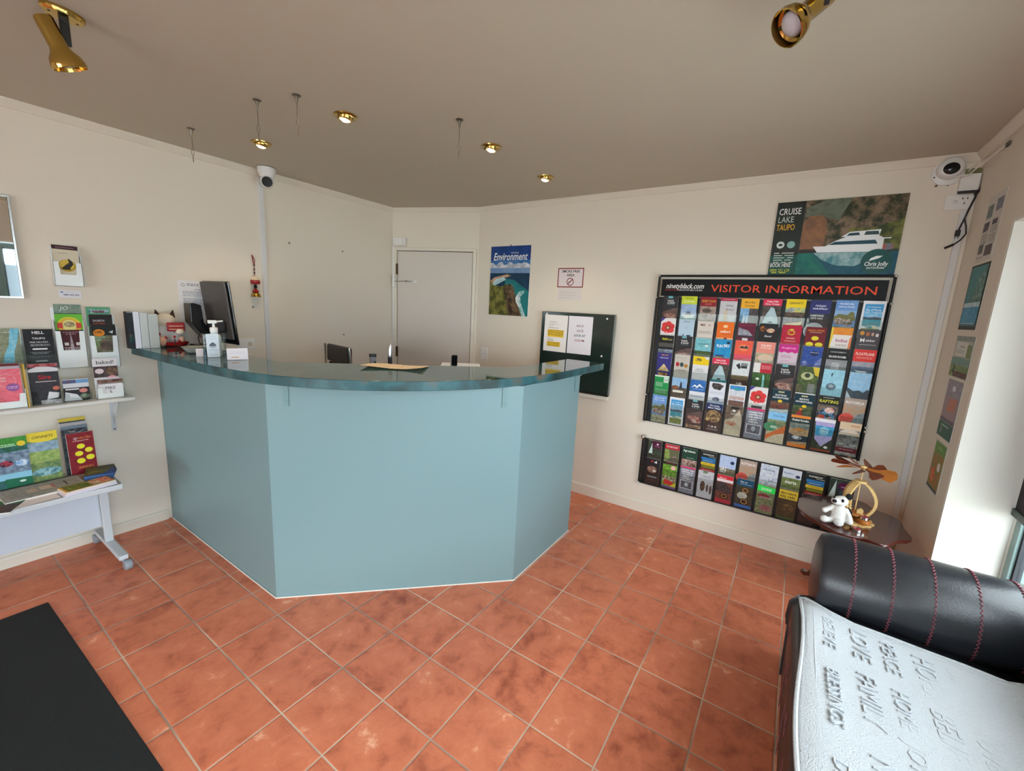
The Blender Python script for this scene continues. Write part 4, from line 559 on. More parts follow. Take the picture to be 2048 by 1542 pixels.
acr = clear_mat('acrylic', (247, 249, 248), gloss=.02)
blackp = mat('rack_black', '0e0e10', .42, spec=.3)
ords = ['leftmost', 'second from left', 'third from left', 'fourth from left', 'fifth from left', 'fifth from right', 'fourth from right', 'third from right', 'second from right', 'rightmost']
from collections import Counter
def build_rack(rk, rows, tops, dep, rowname, group, where, lean=.09):
    """pockets hang in one plane: each leaflet leans out at the top, over the foot of the one above"""
    cnt = Counter(look for row in rows for _, look in row)
    for r, row in enumerate(rows):
        for c, (des, look) in enumerate(row):
            x = XC[c]; jit = random.uniform(-.004, .004); h = .208; B0 = TR(x, tops[r]-h+jit, dep) @ RX(lean)
            o = card('brochure', .101, h, des, random.uniform(.003, .007), M=rk.matrix_basis @ B0)
            lab = '%s, %s in the %s' % (SHORT.get(look, look), ords[c], rowname[r]) if cnt[look] > 1 or look in BOTH else '%s, in the %s' % (look, where)
            tag(o, lab, 'brochure', group)
            p = MB(); p.M = TR(x, tops[r]-h-.003, dep) @ RX(lean); w2 = .056; z1 = .003; hh = .10 if r < len(rows)-1 else .15
            p.box(-w2, 0, z1, w2, hh, z1+.0014).box(-w2, 0, -.009, w2, .0014, z1).box(-w2, 0, -.010, -w2+.0014, hh, z1).box(w2-.0014, 0, -.010, w2, hh, z1)
            obj('pocket', p, acr, rk)
SHORT = {'dark leaflet with a teal tab and a raw meat photo': 'dark leaflet with raw meat', "white L'Arté leaflet with a big red flower": "L'Arté leaflet with red flower", 'red headed Huka Falls River Cruise leaflet': 'Huka Falls River Cruise leaflet',
  "blue Hawke's Bay Visitor Guide booklet with picnickers": "Hawke's Bay Visitor Guide", 'white bordered booklet of a blue bay': 'white bordered bay booklet', 'stone coloured ROTORUA leaflet with a red shape': 'stone coloured ROTORUA leaflet', 'grey WHERE THE CENTRE OF THE EARTH MEETS THE SKY leaflet': 'grey MEETS THE SKY leaflet', 'black leaflet with rainbow coloured bands': 'black rainbow banded leaflet'}
BOTH = set(SHORT)
XC = [.098+i*.1232 for i in range(10)]
rk = thing('brochure_rack', 'large black wall rack of clear pockets headed VISITOR INFORMATION', 'brochure rack', fR(-.772, 0, 0))
obj('back_panel', B(.006, .735, .0005, 1.272, 1.655, .016), blackp, rk)
hd = obj('header_panel', B(.02, 1.662, .030, 1.250, 1.778, .036), mat('header_black', '09090b', .5, spec=.2), rk)
def letters(name, s_, x, y, h, col, maxw, shear=0., bold=.03):
    mb = MB().ink(col); put_text(mb, s_, x, y, h, .0368, bold=bold, maxw=maxw, shear=shear, fit=True); obj(name, mb, PRINT, hd)
letters('title_lettering', 'VISITOR INFORMATION', .775, 1.697, .046, 'f0512e', .86, bold=.008)
letters('logo_lettering', 'ninetyblack.com', .175, 1.716, .034, 'f2f2f0', .245, .25)
letters('slogan_lettering', 'THE SIGN OF QUALITY', .095, 1.700, .0085, 'b0443a', .10)
letters('slogan_lettering', 'CREATIVE STUFF NEEDS TO BE SEEN', .215, 1.700, .0095, 'dcdcdc', .155)
fr = MB()
for a, b_ in (((0, 1.80), (1.272, 1.80)), ((0, 1.80), (0, 1.65)), ((1.272, 1.80), (1.272, .73)), ((-.004, 1.65), (-.004, .735))): fr.tube([(a[0], a[1], .034), (b_[0], b_[1], .034)], .0075, 10)
obj('rail_frame', fr, blackp, rk, smooth=True)
obj('side_panel', B(.006, .735, .016, .010, 1.65, .05), acr, rk)
for x, y in ((0, 1.80), (1.272, 1.80), (-.004, 1.65), (1.276, 1.65), (-.004, .94), (1.276, .94), (1.276, .915), (-.004, .735), (1.272, .73)): obj('stud', MB().tube([(x, y, .0005), (x, y, .042)], .008, 10).ball((x, y, .044), .008), chrome, rk, smooth=True)
rn = [q+' of the large rack' for q in ('top row', 'second row', 'third row', 'fourth row', 'fifth row', 'bottom row')]
build_rack(rk, rack1, [1.663, 1.505, 1.388, 1.260, 1.100, .955], .030, rn, 'brochures in the large wall rack', 'large rack')
rk2 = thing('brochure_rack', 'lower black two-row wall rack of clear brochure pockets beneath the large one', 'brochure rack', fR(-.778, 0, 0))
obj('back_panel', B(.008, .252, .0005, 1.27, .60, .014), blackp, rk2)
fr = MB()
for a, b_ in (((0, .60), (0, .25)), ((0, .25), (1.272, .25)), ((1.272, .60), (1.272, .25))): fr.tube([(a[0], a[1], .026), (b_[0], b_[1], .026)], .0075, 10)
obj('rail_frame', fr, blackp, rk2, smooth=True)
for x, y in ((0, .25), (1.272, .25), (1.272, .60)): obj('stud', MB().tube([(x, y, .0005), (x, y, .034)], .008, 10).ball((x, y, .036), .008), chrome, rk2, smooth=True)
obj('ball_knob', MB().tube([(0, .612, .0005), (0, .612, .03)], .006, 10).ball((0, .612, .035), .018), chrome, rk2, smooth=True)
build_rack(rk2, rack2, [.605, .465], .028, ['upper row of the lower rack', 'lower row of the lower rack'], 'brochures in the lower wall rack', 'lower rack')

# ------------------------------------------------------------------ left wall: mirror, leaflet shelf, trolley table
def yawed(x, y, z, tx=-.1631, ty=-1.6435, turn=0.):
    """frame standing at (x,y,z), its -Y side turned towards (tx,ty)"""
    a = math.atan2(ty-y, tx-x)+PI/2+turn; return TR(x, y, z) @ RZ(a)
STAND = RX(PI/2)     # card drawn in XY stood upright facing -Y
t = thing('wall_mirror', 'thin framed mirror at the left edge of the photo on the left wall', 'mirror', fL(-.02, 1.443))
obj('glass', B(-.31, .006, .0105, .306, .496, .012), mat('mirror_glass', 'e8ecea', .02, metal=1), t)
f = MB()
for q in ((-.318, 0, .314, .007), (-.318, .495, .314, .502), (-.318, .007, -.311, .495), (.307, .007, .314, .495)): f.box(q[0], q[1], .0005, q[2], q[3], .016)
obj('mirror_frame', f, mat('brushed_aluminium', 'c9cccc', .25, metal=1), t)
obj('backing', B(-.311, .007, .001, .307, .495, .0104), mat('mirror_back', '6a665e', .8), t)

def holder(parent, M, w=.108, h=.17, d=.03, notch=True, m=None, low=.05):
    p = MB(); p.M = M; m = m or acr
    if notch:
        p.add([(-w/2, 0, d), (w/2, 0, d), (w/2, h*.62, d), (w/2-.022, h*.62, d), (w/2-.026, h*.30, d), (-w/2+.026, h*.30, d), (-w/2+.022, h*.62, d), (-w/2, h*.62, d)], [(0, 1, 2, 3, 4, 5, 6, 7)])
        p.add([(x, y, z-.0018) for x, y, z in [(-w/2, 0, d), (w/2, 0, d), (w/2, h*.62, d), (w/2-.022, h*.62, d), (w/2-.026, h*.30, d), (-w/2+.026, h*.30, d), (-w/2+.022, h*.62, d), (-w/2, h*.62, d)]], [(7, 6, 5, 4, 3, 2, 1, 0)])
    else: p.box(-w/2, 0, d-.0018, w/2, h*low*10, d)
    p.box(-w/2, 0, 0, w/2, .0018, d).box(-w/2, 0, 0, -w/2+.0018, h*.8, d).box(w/2-.0018, 0, 0, w/2, h*.8, d).box(-w/2, 0, 0, w/2, h, .0018)
    return obj('leaflet_pocket', p, m, parent)
wacr = mat('frosted_acrylic', 'e6ecec', .25)
t = thing('leaflet_holder', 'clear wall-mounted leaflet holder high on the left wall beside the mirror', 'leaflet holder', fL(.468, 1.516, .0005)); holder(t, Matrix(), .112, .205, .032, m=wacr)
tag(card('brochure', .10, .21, [('r',0,0,1,1,'d6cdb6'),('r',0,.90,1,1,'3c1c26'),('l',.15,.94,.85,1,'a88a94'),('l',.2,.80,.6,1,'8a8070'),('e',.52,.50,.34,.32,'b89c38'),('e',.52,.52,.28,.26,'d4b84a'),('p',[(.28,.42),(.46,.52),(.60,.58),(.66,.66),(.56,.68),(.72,.62),(.76,.54),(.62,.44),(.66,.40),(.40,.40)],'2c2820'),('r',0,0,1,.16,'8a8c86','b8bab4')], .008, M=fL(.466, 1.520, .022) @ RX(.02)), 'cream leaflet with a dark bird on a gold disc in the wall holder', 'brochure')
tag(card('notice', .088, .040, [('r',0,0,1,1,'e4e4ea'),('e',.14,.72,.07,.04,'6a7cb4'),('l',.26,.72,.92,1,'6a74a0'),('t',.55,.28,.20,'0800 435 833','3c4474',{'w':.7,'b':.04})], .001, M=fL(.469, 1.454, .0015)), 'small white card with a printed phone number under the high leaflet holder', 'card')

sh = thing('wall_shelf', 'white wall shelf full of leaflets on the left wall', 'shelf', TR(0, 0, 0))
shm = mat('shelf_white', 'dcdad4', .4)
obj('board', B(-.75, 1.555, .875, .652, 1.729, .892), shm, sh, bevel=.001)
for x in (.585, -.45):
    b = MB().box(x-.011, 1.7265, .665, x+.011, 1.7295, .8745).box(x-.011, 1.57, .871, x+.011, 1.7265, .8745)
    b.add([(x, 1.7265, .70), (x, 1.7265, .8705), (x, 1.59, .8705)], [(0, 1, 2)]); obj('bracket', b, mat('bracket_grey', 'c3c8cd', .35), sh)
    obj('screw', MB().ball((x, 1.726, .676), .004), mat('dark_brass', '5a4632'), sh, smooth=True)
def shelf_holder(x, z, y, w, label, h=.2, notch=True, m=None, tilt=-.10):
    t = thing('leaflet_holder', label, 'leaflet holder', TR(x, y, z) @ RX(PI/2+tilt*0)); holder(t, Matrix(), w, h, .034, notch, m); return t
def leaf(x, z, y, w, h, des, label, th=.006, tilt=.0, group=None, cat='brochure', name='brochure', ry=0.):
    o = card(name, w, h, des, th, M=TR(x, y, z) @ RX(PI/2-tilt) @ RZ(ry)); return tag(o, label, cat, group)
G1 = 'leaflets on and above the wall shelf'
# upper tier, in wall-mounted pockets (holder back plates on the wall)
shelf_holder(.205, 1.085, 1.7285, .12, 'clear pocket on the left wall holding the turquoise river booklet')
leaf(.205, 1.088, 1.700, .105, .20, [('r',0,0,1,1,'7a8468','9aa088'),('p',[(.3,0),(.7,.1),(.75,.4),(.9,.7),(1,1),(.7,1),(.6,.6),(.4,.3)],'6fc0dc','9ad4e4'),('r',0,.12,1,.0,'c8d4dc'),('l',.1,.90,.7,1,'e8ece8'),('r',0,0,1,.10,'b8c8d8')], 'river photo booklet with turquoise water, furthest left in the row above the shelf', group=G1)
shelf_holder(.318, 1.075, 1.7285, .122, 'clear pocket on the left wall holding the black HELL pizza leaflet', notch=False, m=acr)
leaf(.322, 1.079, 1.700, .108, .205, [('r',0,0,1,1,'1b1a1e'),('t',.5,.88,.07,'HELL','f0f0f0',{'w':.4,'b':.06}),('t',.5,.74,.05,'TAUPO','f0f0f0',{'w':.5,'b':.04}),('t',.5,.65,.035,'FREE DELIVERY','e0e0e0',{'w':.74,'b':.03}),('l',.2,.60,.85,2,'b8b8bc'),('r',.25,.47,.75,.51,'eceaf0'),('l',.15,.40,.85,1,'a8a8ac'),('t',.5,.36,.03,'FREE DELIVERY','c8c8cc',{'w':.6,'b':.03}),('r',0,0,1,.34,'3a3a3e','48484c'),('r',.3,.16,.7,.19,'d0d0d4'),('l',.15,.28,.85,1,'8c8c90')], 'black HELL TAUPO FREE DELIVERY leaflet in a clear pocket above the shelf', group=G1)
shelf_holder(.442, 1.068, 1.7285, .118, 'tall pale pocket on the left wall holding the green oval and maroon leaflets', h=.33, m=wacr)
leaf(.448, 1.072, 1.716, .108, .345, [('r',0,0,1,1,'3f5a4a','2f4a3c'),('r',0,.86,1,1,'6f8a7a','8a9c90'),('t',.35,.91,.06,'JO','d8e4dc',{'w':.4,'s':.2})], 'grey-green leaflet headed JO at the back of the tall pale pocket', group=G1)
leaf(.446, 1.240, 1.706, .108, .125, [('r',0,0,1,1,'6cc03c'),('e',.5,.5,.44,.44,'d8d03c'),('e',.5,.5,.36,.34,'e8a03a'),('e',.5,.5,.28,.30,'e4dc8c'),('r',.06,.38,.26,.62,'d04a3c'),('r',.74,.38,.94,.62,'d04a3c'),('e',.5,.55,.2,.14,'8a7a5a','c8b88a'),('l',.3,.30,.7,1,'6a5a2a')], 'bright green leaflet with a yellow oval, in front in the tall pale pocket', group=G1, th=.004)
leaf(.446, 1.074, 1.7025, .104, .205, [('r',0,0,1,1,'4a1a22'),('l',.2,.93,.9,1,'c8a8a8'),('l',.3,.88,.7,1,'c8a8a8'),('p',[(.42,.2),(.58,.2),(.56,.6),(.48,.95),(.44,.6)],'b4a8b0','8a7c88'),('r',.22,.58,.38,.66,'d8d0cc'),('r',.66,.58,.82,.66,'d8d0cc'),('l',.2,.52,.85,3,'e0d4d4'),('r',.2,.06,.85,.28,'c4c4b8'),('l',.28,.24,.8,5,'6a6a64')], 'maroon leaflet with two small white squares in the tall pale pocket', group=G1, th=.004)
shelf_holder(.578, 1.058, 1.7285, .122, 'wide pale pocket on the left wall holding the WILDLIFE PARK leaflet', h=.3, m=wacr)
leaf(.572, 1.062, 1.716, .104, .345, [('r',0,0,1,1,'5aa078'),('r',.12,.90,.94,.96,'2f6a7c','b8d4d8'),('r',.25,.91,.75,.93,'8a3a34')], 'green booklet with a boat strip at the back of the wide pale pocket', group=G1)
leaf(.577, 1.110, 1.7085, .100, .255, [('r',0,0,1,1,'1d1a1c'),('t',.4,.84,.045,'SALMON','b8b4b4',{'w':.5,'b':.04}),('t',.42,.78,.035,'RAFTING','b04a3c',{'w':.5,'b':.03})], 'black SALMON leaflet sticking out of the wide pale pocket', group=G1, th=.004)
leaf(.582, 1.064, 1.7025, .104, .245, [('r',0,0,1,1,'5c6448','8a7c68'),('r',0,.74,1,1,'1c1f1e'),('e',.30,.80,.24,.20,'e08a24'),('t',.28,.79,.055,'10%','1a1410',{'w':.34,'b':.05}),('p',[(.7,.82),(.86,.78),(.9,.86)],'c8ccc8'),('t',.32,.68,.035,'WILDLIFE','aee0c0',{'w':.46,'b':.05}),('t',.24,.62,.035,'PARK','aee0c0',{'w':.3,'b':.05}),('e',.62,.50,.34,.26,'4a3c34','6a5a50'),('p',[(0,.4),(.3,.5),(.2,.7),(0,.6)],'9aac80','6a8458'),('r',.3,.28,1,.33,'a8c49a'),('r',.3,.08,.6,.25,'4a2c20'),('r',.6,.08,.9,.25,'d8c8c0')], 'black and green 10% WILDLIFE PARK leaflet in the wide pale pocket', group=G1, th=.004)
# lower tier, standing on the shelf board
def stand_holder(x, w, label, h=.12, m=None, y=1.640):
    t = thing('leaflet_holder', label, 'leaflet holder', TR(x, y, .8925) @ RX(PI/2)); holder(t, Matrix(), w, h, .040, True, m); return t
stand_holder(.175, .124, 'white leaflet stand at the left end of the shelf holding the pink leaflet', m=wacr)
leaf(.172, .896, 1.612, .112, .225, [('r',0,0,1,1,'e8687a','f0808c'),('r',0,.93,1,1,'6a2430'),('r',0,.88,1,.94,'b8b0b8'),('o',.55,.62,.3,.3,.02,'f4a8b0'),('t',.34,.66,.035,'Your FREE','f8e0e0',{'w':.6,'b':.02}),('t',.32,.60,.035,'Travel SIM','f8e0e0',{'w':.6,'b':.02}),('e',.72,.46,.20,.18,'9a5a9c'),('l',.56,.47,.88,2,'e8c8e8')], 'pink leaflet reading Your FREE Travel SIM, standing at the left of the shelf', group=G1)
stand_holder(.312, .118, 'clear leaflet stand on the shelf holding the Sire leaflet', m=acr)
leaf(.308, .896, 1.612, .108, .215, [('r',0,0,1,1,'2f2e33','3a393e'),('r',0,.92,1,1,'8a2834','b86a70'),('p',[(0,.86),(.3,.93),(.7,.92),(1,.88),(1,.80),(0,.80)],'d8d8dc'),('t',.52,.62,.10,'Sire','b8242c',{'w':.7,'b':.06}),('r',.2,.55,.9,.57,'c8b8bc'),('e',.86,.38,.12,.10,'c86a58'),('p',[(.5,.1),(.9,.14),(.95,.26),(.6,.30)],'dfe0e4'),('r',.3,0,1,.10,'b8a8ac','e4e0e4')], 'dark leaflet with red Sire lettering on the shelf', group=G1)
stand_holder(.425, .112, 'low clear leaflet stand on the shelf holding short white cards', h=.08, m=acr)
leaf(.423, .896, 1.612, .102, .120, [('r',0,0,1,1,'d8dae0'),('r',0,.82,.5,.98,'6a4a50','3a6aa0'),('r',.5,.82,1,.98,'6fa0d0'),('r',0,0,1,.62,'2f2a30'),('p',[(0,.02),(.7,.02),(.5,.3),(.06,.44)],'e4e6ec'),('r',.08,.52,.6,.58,'dcdce0'),('e',.76,.46,.16,.12,'d88a80'),('e',.8,.2,.2,.14,'5a6a54','8a9a84')], 'short leaflet of plated food on the shelf between the Sire and baked leaflets', group=G1)
stand_holder(.560, .116, 'white leaflet stand at the right end of the shelf holding the baked leaflets', h=.10, m=wacr)
leaf(.553, .896, 1.622, .104, .225, [('r',0,0,1,1,'e0dde0'),('t',.5,.86,.09,'baked!','2a282c',{'w':.84,'b':.02}),('r',0,.52,1,.80,'3a2c30','5a4a4c'),('e',.24,.68,.18,.14,'e4d4d8'),('e',.74,.66,.24,.24,'8a6a50','4a3c3c'),('e',.74,.50,.20,.12,'e0a4b0'),('r',0,.30,1,.50,'dcdfe6'),('e',.3,.42,.18,.10,'b8d0e0')], 'white baked! leaflet with hearts at the right end of the shelf', group=G1, th=.004)
leaf(.562, .896, 1.608, .106, .108, [('r',0,0,1,1,'e9e7ea'),('r',0,.74,1,.98,'4a2c28','8a6a60'),('l',.05,.78,.95,1,'e0d8d8'),('t',.5,.44,.16,'MIKE','2a2830',{'w':.4,'b':0}),('t',.5,.22,.16,'5','2a2830',{'w':.1})], 'short white leaflet marked 5, in front of the baked leaflet', group=G1, th=.004)
tag(obj('leaflet_spine', MB().prism(rect(.238, 1.60, .244, 1.66), .8925, 1.115), mat('yellow_card', 'c9a53a', .5)), 'thin yellow-edged booklet standing beside the pink leaflet on the shelf', 'booklet')

tb = thing('trolley_table', 'pale grey table on castors under the wall shelf', 'table', TR(0, 0, 0))
gm = mat('table_grey', 'c6cbd0', .35); tm = mat('table_laminate', 'a89f94', .45)
obj('table_top', B(-1.05, 1.275, .462, .485, 1.67, .480), tm, tb, bevel=.001)
obj('edge_rail', B(-1.05, 1.262, .455, .489, 1.275, .483), gm, tb, bevel=.004)
e = MB().box(.485, 1.275, .455, .492, 1.67, .483); obj('edge_rail', e, gm, tb, bevel=.002)
obj('modesty_panel', B(-1.0, 1.505, .175, .433, 1.520, .450), mat('panel_blue_grey', 'c4cbd6', .5), tb)
castm = mat('castor_grey', '8f979f', .5)
for x in (.452, -1.0):
    obj('leg', B(x-.018, 1.475, .085, x+.018, 1.500, .4615), gm, tb, bevel=.003)
    obj('foot_bar', B(x-.02, 1.24, .060, x+.02, 1.70, .085), gm, tb, bevel=.004)
    for y in (1.235, 1.690):
        c = MB(); c.M = TR(x+(.012 if y < 1.5 else -.012), y, .028) @ RY(PI/2); c.lathe([(.004, -.016), (.025, -.016), (.028, -.010), (.028, .010), (.025, .016), (.004, .016)], 20)
        cc = obj('castor', c, castm, tb, smooth=True); obj('castor_stem', MB().tube([(x, y+(.02 if y < 1.5 else -.02), .05), (x, y+(.02 if y < 1.5 else -.02), .062)], .010), castm, tb)
obj('bolt', MB().tube([(.434, 1.49, .385), (.41, 1.49, .385)], .004).ball((.408, 1.49, .385), .006), mat('black_rubber', '17181a'), tb, smooth=True)
G2 = 'leaflets standing at the back of the trolley table'
leaf(.155, .4815, 1.585, .115, .265, [('r',0,0,1,1,'1f5a3c','3a6a70'),('r',0,.82,1,1,'3c8a34','4a9a3c'),('e',.82,.86,.13,.12,'e8c832'),('l',.1,.86,.65,2,'dff0dc'),('r',0,.30,1,.72,'5a6a80','8aa0b4'),('e',.3,.5,.2,.14,'2a2434','b83a4c'),('e',.75,.48,.2,.14,'5a9ad0','e0e8f0'),('r',0,.18,1,.30,'8cc4dc'),('p',[(.2,0),(1,0),(1,.18),(.2,.2)],'1f6a4c'),('e',.7,.12,.1,.05,'e0ece4')], 'green leaflet with a yellow disc and boat photos, left on the trolley table', group=G2, tilt=.06)
leaf(.268, .4815, 1.590, .110, .270, [('r',0,0,1,1,'5a7a50','8a9a5c'),('p',[(0,.84),(.5,.78),(1,.84),(1,1),(0,1)],'e8cf3c'),('t',.5,.88,.05,'GANNETS','5a4a20',{'w':.7,'b':.03,'s':.2}),('r',0,.62,1,.80,'7a94a8','9ab4c4'),('r',0,.40,1,.62,'7a9c4c','a8b870'),('e',.5,.2,.5,.2,'4a7a80','9ac4cc')], 'yellow topped GANNETS leaflet in the middle of the trolley table', group=G2, tilt=.06)
for k, (yy, hh, col) in enumerate(((1.645, .315, '28323c'), (1.632, .290, '3a2f34'), (1.619, .275, '22242a'))):
    leaf(.395, .4815, yy, .106, hh, [('r',0,0,1,1,col,'4a545c'),('r',0,.94,1,1,('c8b040','a8a4a8','6a7a88')[k]),('t',.4,.87,.025,('Taupo','Visitor','Guide')[k],'d8c8c0',{'w':.5}),('p',[(.55,.84),(.9,.90),(.7,.86)],'d0dce4')], ('dark booklet with a yellow top edge, rearmost of the stack behind the maroon leaflet', 'dark booklet with a pale top edge, second in the stack behind the maroon leaflet', 'dark booklet directly behind the maroon leaflet on the trolley table')[k], group=G2, th=.008, tilt=.02)
leaf(.410, .4815, 1.590, .108, .235, [('r',0,0,1,1,'8a1824','76121e'),('e',.35,.86,.12,.08,'b8929c','7a1420'),('t',.66,.85,.05,'Indian Affair','d8843a',{'w':.5,'b':.02}),('l',.2,.80,.8,1,'e8c0b8'),('e',.48,.67,.15,.13,'e4dc2c'),('e',.76,.56,.15,.13,'e4dc2c'),('e',.38,.50,.15,.13,'e4dc2c'),('e',.78,.38,.16,.14,'e4dc2c'),('e',.42,.32,.16,.14,'e4dc2c'),('l',.3,.17,.85,2,'d8883c')], 'maroon leaflet with five yellow ovals standing on the right of the trolley table', group=G2, tilt=.08, th=.012)
def flat(name, x, y, z, w, d, th, rot, des, label, cat, side='dcd8d0', group='papers lying on the trolley table'):
    o = card(name, w, d, des, th, M=TR(x, y, z+th) @ RZ(rot) @ TR(0, -d/2, 0), side=side); return tag(o, label, cat, group)
flat('magazine', .225, 1.455, .4812, .29, .205, .012, .05, [('r',0,0,1,1,'8c8a86','a8a49e'),('p',[(.03,.25),(.2,.1),(.95,.3),(.97,.8),(.5,.95),(.1,.7)],'a49c94','8a8880'),('r',.3,.34,.42,.60,'c88a6a','b8b0a4'),('r',.46,.36,.60,.64,'d0a894','c8b8a8'),('r',.62,.36,.64,.66,'c8503c'),('r',.78,.36,.80,.70,'5a2c28'),('r',0,.93,1,1,'2c2a2c')], 'large grey map brochure lying on the middle of the trolley table', 'magazine')
flat('paper_sheets', .185, 1.318, .4812, .14, .07, .002, .10, [('r',0,0,1,1,'e4d8d8')], 'loose pinkish sheets slipping from under the grey map brochure', 'paper')
for k in range(4):
    flat('brochure', .365, 1.325, .4812+k*.0062, .205-.003*k, .095, .006, .12+.01*k, [('r',0,0,1,1,'6a6a2c','8a7a34'),('r',0,0,.05,1,'d8a048'),('e',.2,.5,.08,.12,'3f5a24','8aa04c'),('e',.42,.5,.1,.14,'6a8a3c','3a4a24'),('r',.55,.1,.72,.9,'a8542c','d8c8a8'),('r',.72,.05,.97,.95,'c8502c','e0a080')], ('green and orange booklet in the front pile on the trolley table', )[0]+(', lowest', ', second from the bottom', ', third from the bottom', ', topmost')[k], 'booklet', side=('d8dcf0', 'e8d0d4', 'dcdcea', 'e8d4b4')[k], group='booklets piled at the front of the trolley table')
for k in range(5):
    flat('brochure', .452, 1.490+.002*k, .4812+k*.0062, .118, .150, .006, -.35+.03*k, [('r',0,0,1,1,'3c4030','6a5c3c'),('r',.1,.2,.8,.5,'8a7a40','4a5a34'),('p',[(.6,0),(1,0),(1,.6)],'2c4a8a')], 'dark olive booklet in the fanned pile on the trolley table'+(', lowest', ', second up', ', middle', ', fourth up', ', topmost')[k], 'booklet', side=('3a5c98', '4a6aa0', '34568c', '5a7aa8', '2c4a7c')[k], group='booklets fanned at the right of the trolley table')
flat('magazine', .030, 1.345, .4812, .21, .15, .006, -.5, [('r',0,0,1,1,'3a3034','5a4a48'),('r',.0,.7,1,1,'3c7a3c','2f5a34'),('r',.1,.2,.8,.4,'8a4a44','4a3430')], 'dark magazine at the left edge of the trolley table', 'magazine', side='e0dcd6')

# ------------------------------------------------------------------ things on the counter (top at 1.170)
CT = 1.1705
def upright(name, x0, x1, y, z1, m, label, d=.055, cat='book'):
    o = obj(name, B(x0, y, CT, x1, y+d, z1), m, bevel=.001); return tag(o, label, cat, 'books standing at the left end of the counter')
k = card('book', .026, .216, [('r',0,0,1,1,'1d1c22','2a3038'),('r',.1,.15,.9,.40,'24504c','1a2a34'),('e',.4,.35,.2,.2,'8a4a2c'),('r',0,.97,1,1,'8a8a8a')],   .050, M=TR(.684, 1.622, CT) @ RX(PI/2), side='1d1c22'); tag(k, 'dark spined book, leftmost of those standing at the left end of the counter', 'book', 'books standing at the left end of the counter')
upright('book', .700, .727, 1.618, 1.388, mat('book_white', 'dfe6f2', .5), 'bright white book beside the dark spined one on the counter end')
upright('book', .729, .764, 1.612, 1.383, mat('book_pale', 'c9d0d0', .5), 'pale grey book between the white and the wide grey ones')
upright('book', .766, .812, 1.606, 1.376, mat('book_grey', 'c2c9c7', .5), 'widest pale grey book, rightmost of the counter books')

cat = thing('plush_cat', 'plush lucky cat with red collar sign sitting in a red tray behind the books', 'soft toy', yawed(.872, 1.672, CT+.0035, turn=.3) @ Matrix.Diagonal((1.08, 1.0, 1.12, 1)))
cm = mat('cat_cream', 'e2d5bf', .9, bump=.4, bscale=200); rd = mat('cat_red', 'a3161e', .45, var=.3, vscale=60); dk = mat('cat_dark', '3a1c18', .8); wf = mat('cat_white', 'c9c6c2', .8, var=.3, vscale=25)
obj('body', MB().ball((0, 0, .075), .055, .035, .06).ball((.035, -.01, .05), .035, .03, .035), wf, cat, smooth=True)
obj('head', MB().ball((-.005, -.005, .145), .05, .035, .038), cm, cat, smooth=True)
for s in (-1, 1): obj('ear', MB().add([(s*.014-.005, -.008, .165), (s*.052-.005, -.008, .155), (s*.044-.005, -.004, .212), (s*.03-.005, .012, .16)], [(0, 1, 2), (1, 3, 2), (3, 0, 2), (0, 3, 1)]), dk, cat, bevel=.003)
obj('collar_sign', MB().box(-.01, -.052, .085, .075, -.040, .135), rd, cat, bevel=.004)
s_ = MB(); s_.M = STAND @ TR(0, 0, .0525); s_.ink('e8c8a8')
for r in range(2): s_.poly(rect(-.002, .095+r*.018, .066, .099+r*.018), .0)
obj('sign_print', s_, PRINT, cat)
obj('bauble', MB().ball((.05, -.05, .082), .022, .016, .016), cm, cat, smooth=True)
obj('paw', MB().ball((-.035, -.04, .03), .02, .018, .028).ball((.06, -.035, .04), .016, .016, .018), mat('cat_paw', 'd8a890', .8), cat, smooth=True)
for q in ((-.02, -.045, .05), (.02, -.05, .055), (.045, -.042, .03), (-.045, -.03, .07)): obj('spot', MB().ball(q, .007, .005, .008), rd, cat, smooth=True)
tr = MB(); tr.lathe([(.06, .003), (.085, .012), (.10, .030), (.097, .030), (.083, .016), (.058, .008)], 28); tr.v = [(x*.82, y*.44, z) for x, y, z in tr.v]
tag(obj('red_tray', tr, mat('red_foil', 'b01e22', .18, spec=.8, var=.35, vscale=30), None, yawed(.900, 1.655, CT, turn=.35), smooth=True), 'shiny red boat-shaped tray under the plush lucky cat', 'tray')

mn = thing('monitor', 'touchscreen monitor seen from behind on a black angled stand at the counter end', 'monitor', TR(0, 0, 0))
bk = mat('monitor_back', '4a4541', .45); bl = mat('gloss_black', '0d0e12', .12)
def sheared(y0, y1, zt, zb, xt, xb, th, m, name, skew=0.):
    b = MB(); b.add([(xb, y0, zb), (xb+th, y0, zb), (xb+th-skew, y1, zb), (xb-skew, y1, zb), (xt, y0, zt), (xt+th, y0, zt), (xt+th-skew, y1, zt), (xt-skew, y1, zt)], [(0, 3, 2, 1), (4, 5, 6, 7), (0, 1, 5, 4), (1, 2, 6, 5), (2, 3, 7, 6), (3, 0, 4, 7)]); return obj(name, b, m, mn, bevel=.006)
sheared(1.392, 1.695, 1.590, 1.225, 1.098, 1.134, .014, bk, 'back_shell', .02)
sheared(1.375, 1.70, 1.596, 1.192, 1.113, 1.152, .013, bl, 'screen_bezel', .02)
obj('neck_block', B(1.062, 1.44, 1.27, 1.118, 1.60, 1.345), mat('monitor_dark', '231f1e', .5), mn, bevel=.010)
v = MB(); v.M = TR(0, 1.66, 0) @ RX(PI/2); v.prism([(.968, 1.330), (1.050, 1.215), (1.075, 1.180), (1.115, 1.188), (1.118, 1.318), (1.058, 1.300), (1.040, 1.330), (1.030, 1.440), (.985, 1.452), (.968, 1.448)], 0, .10)
obj('stand', v, bl, mn, bevel=.005)
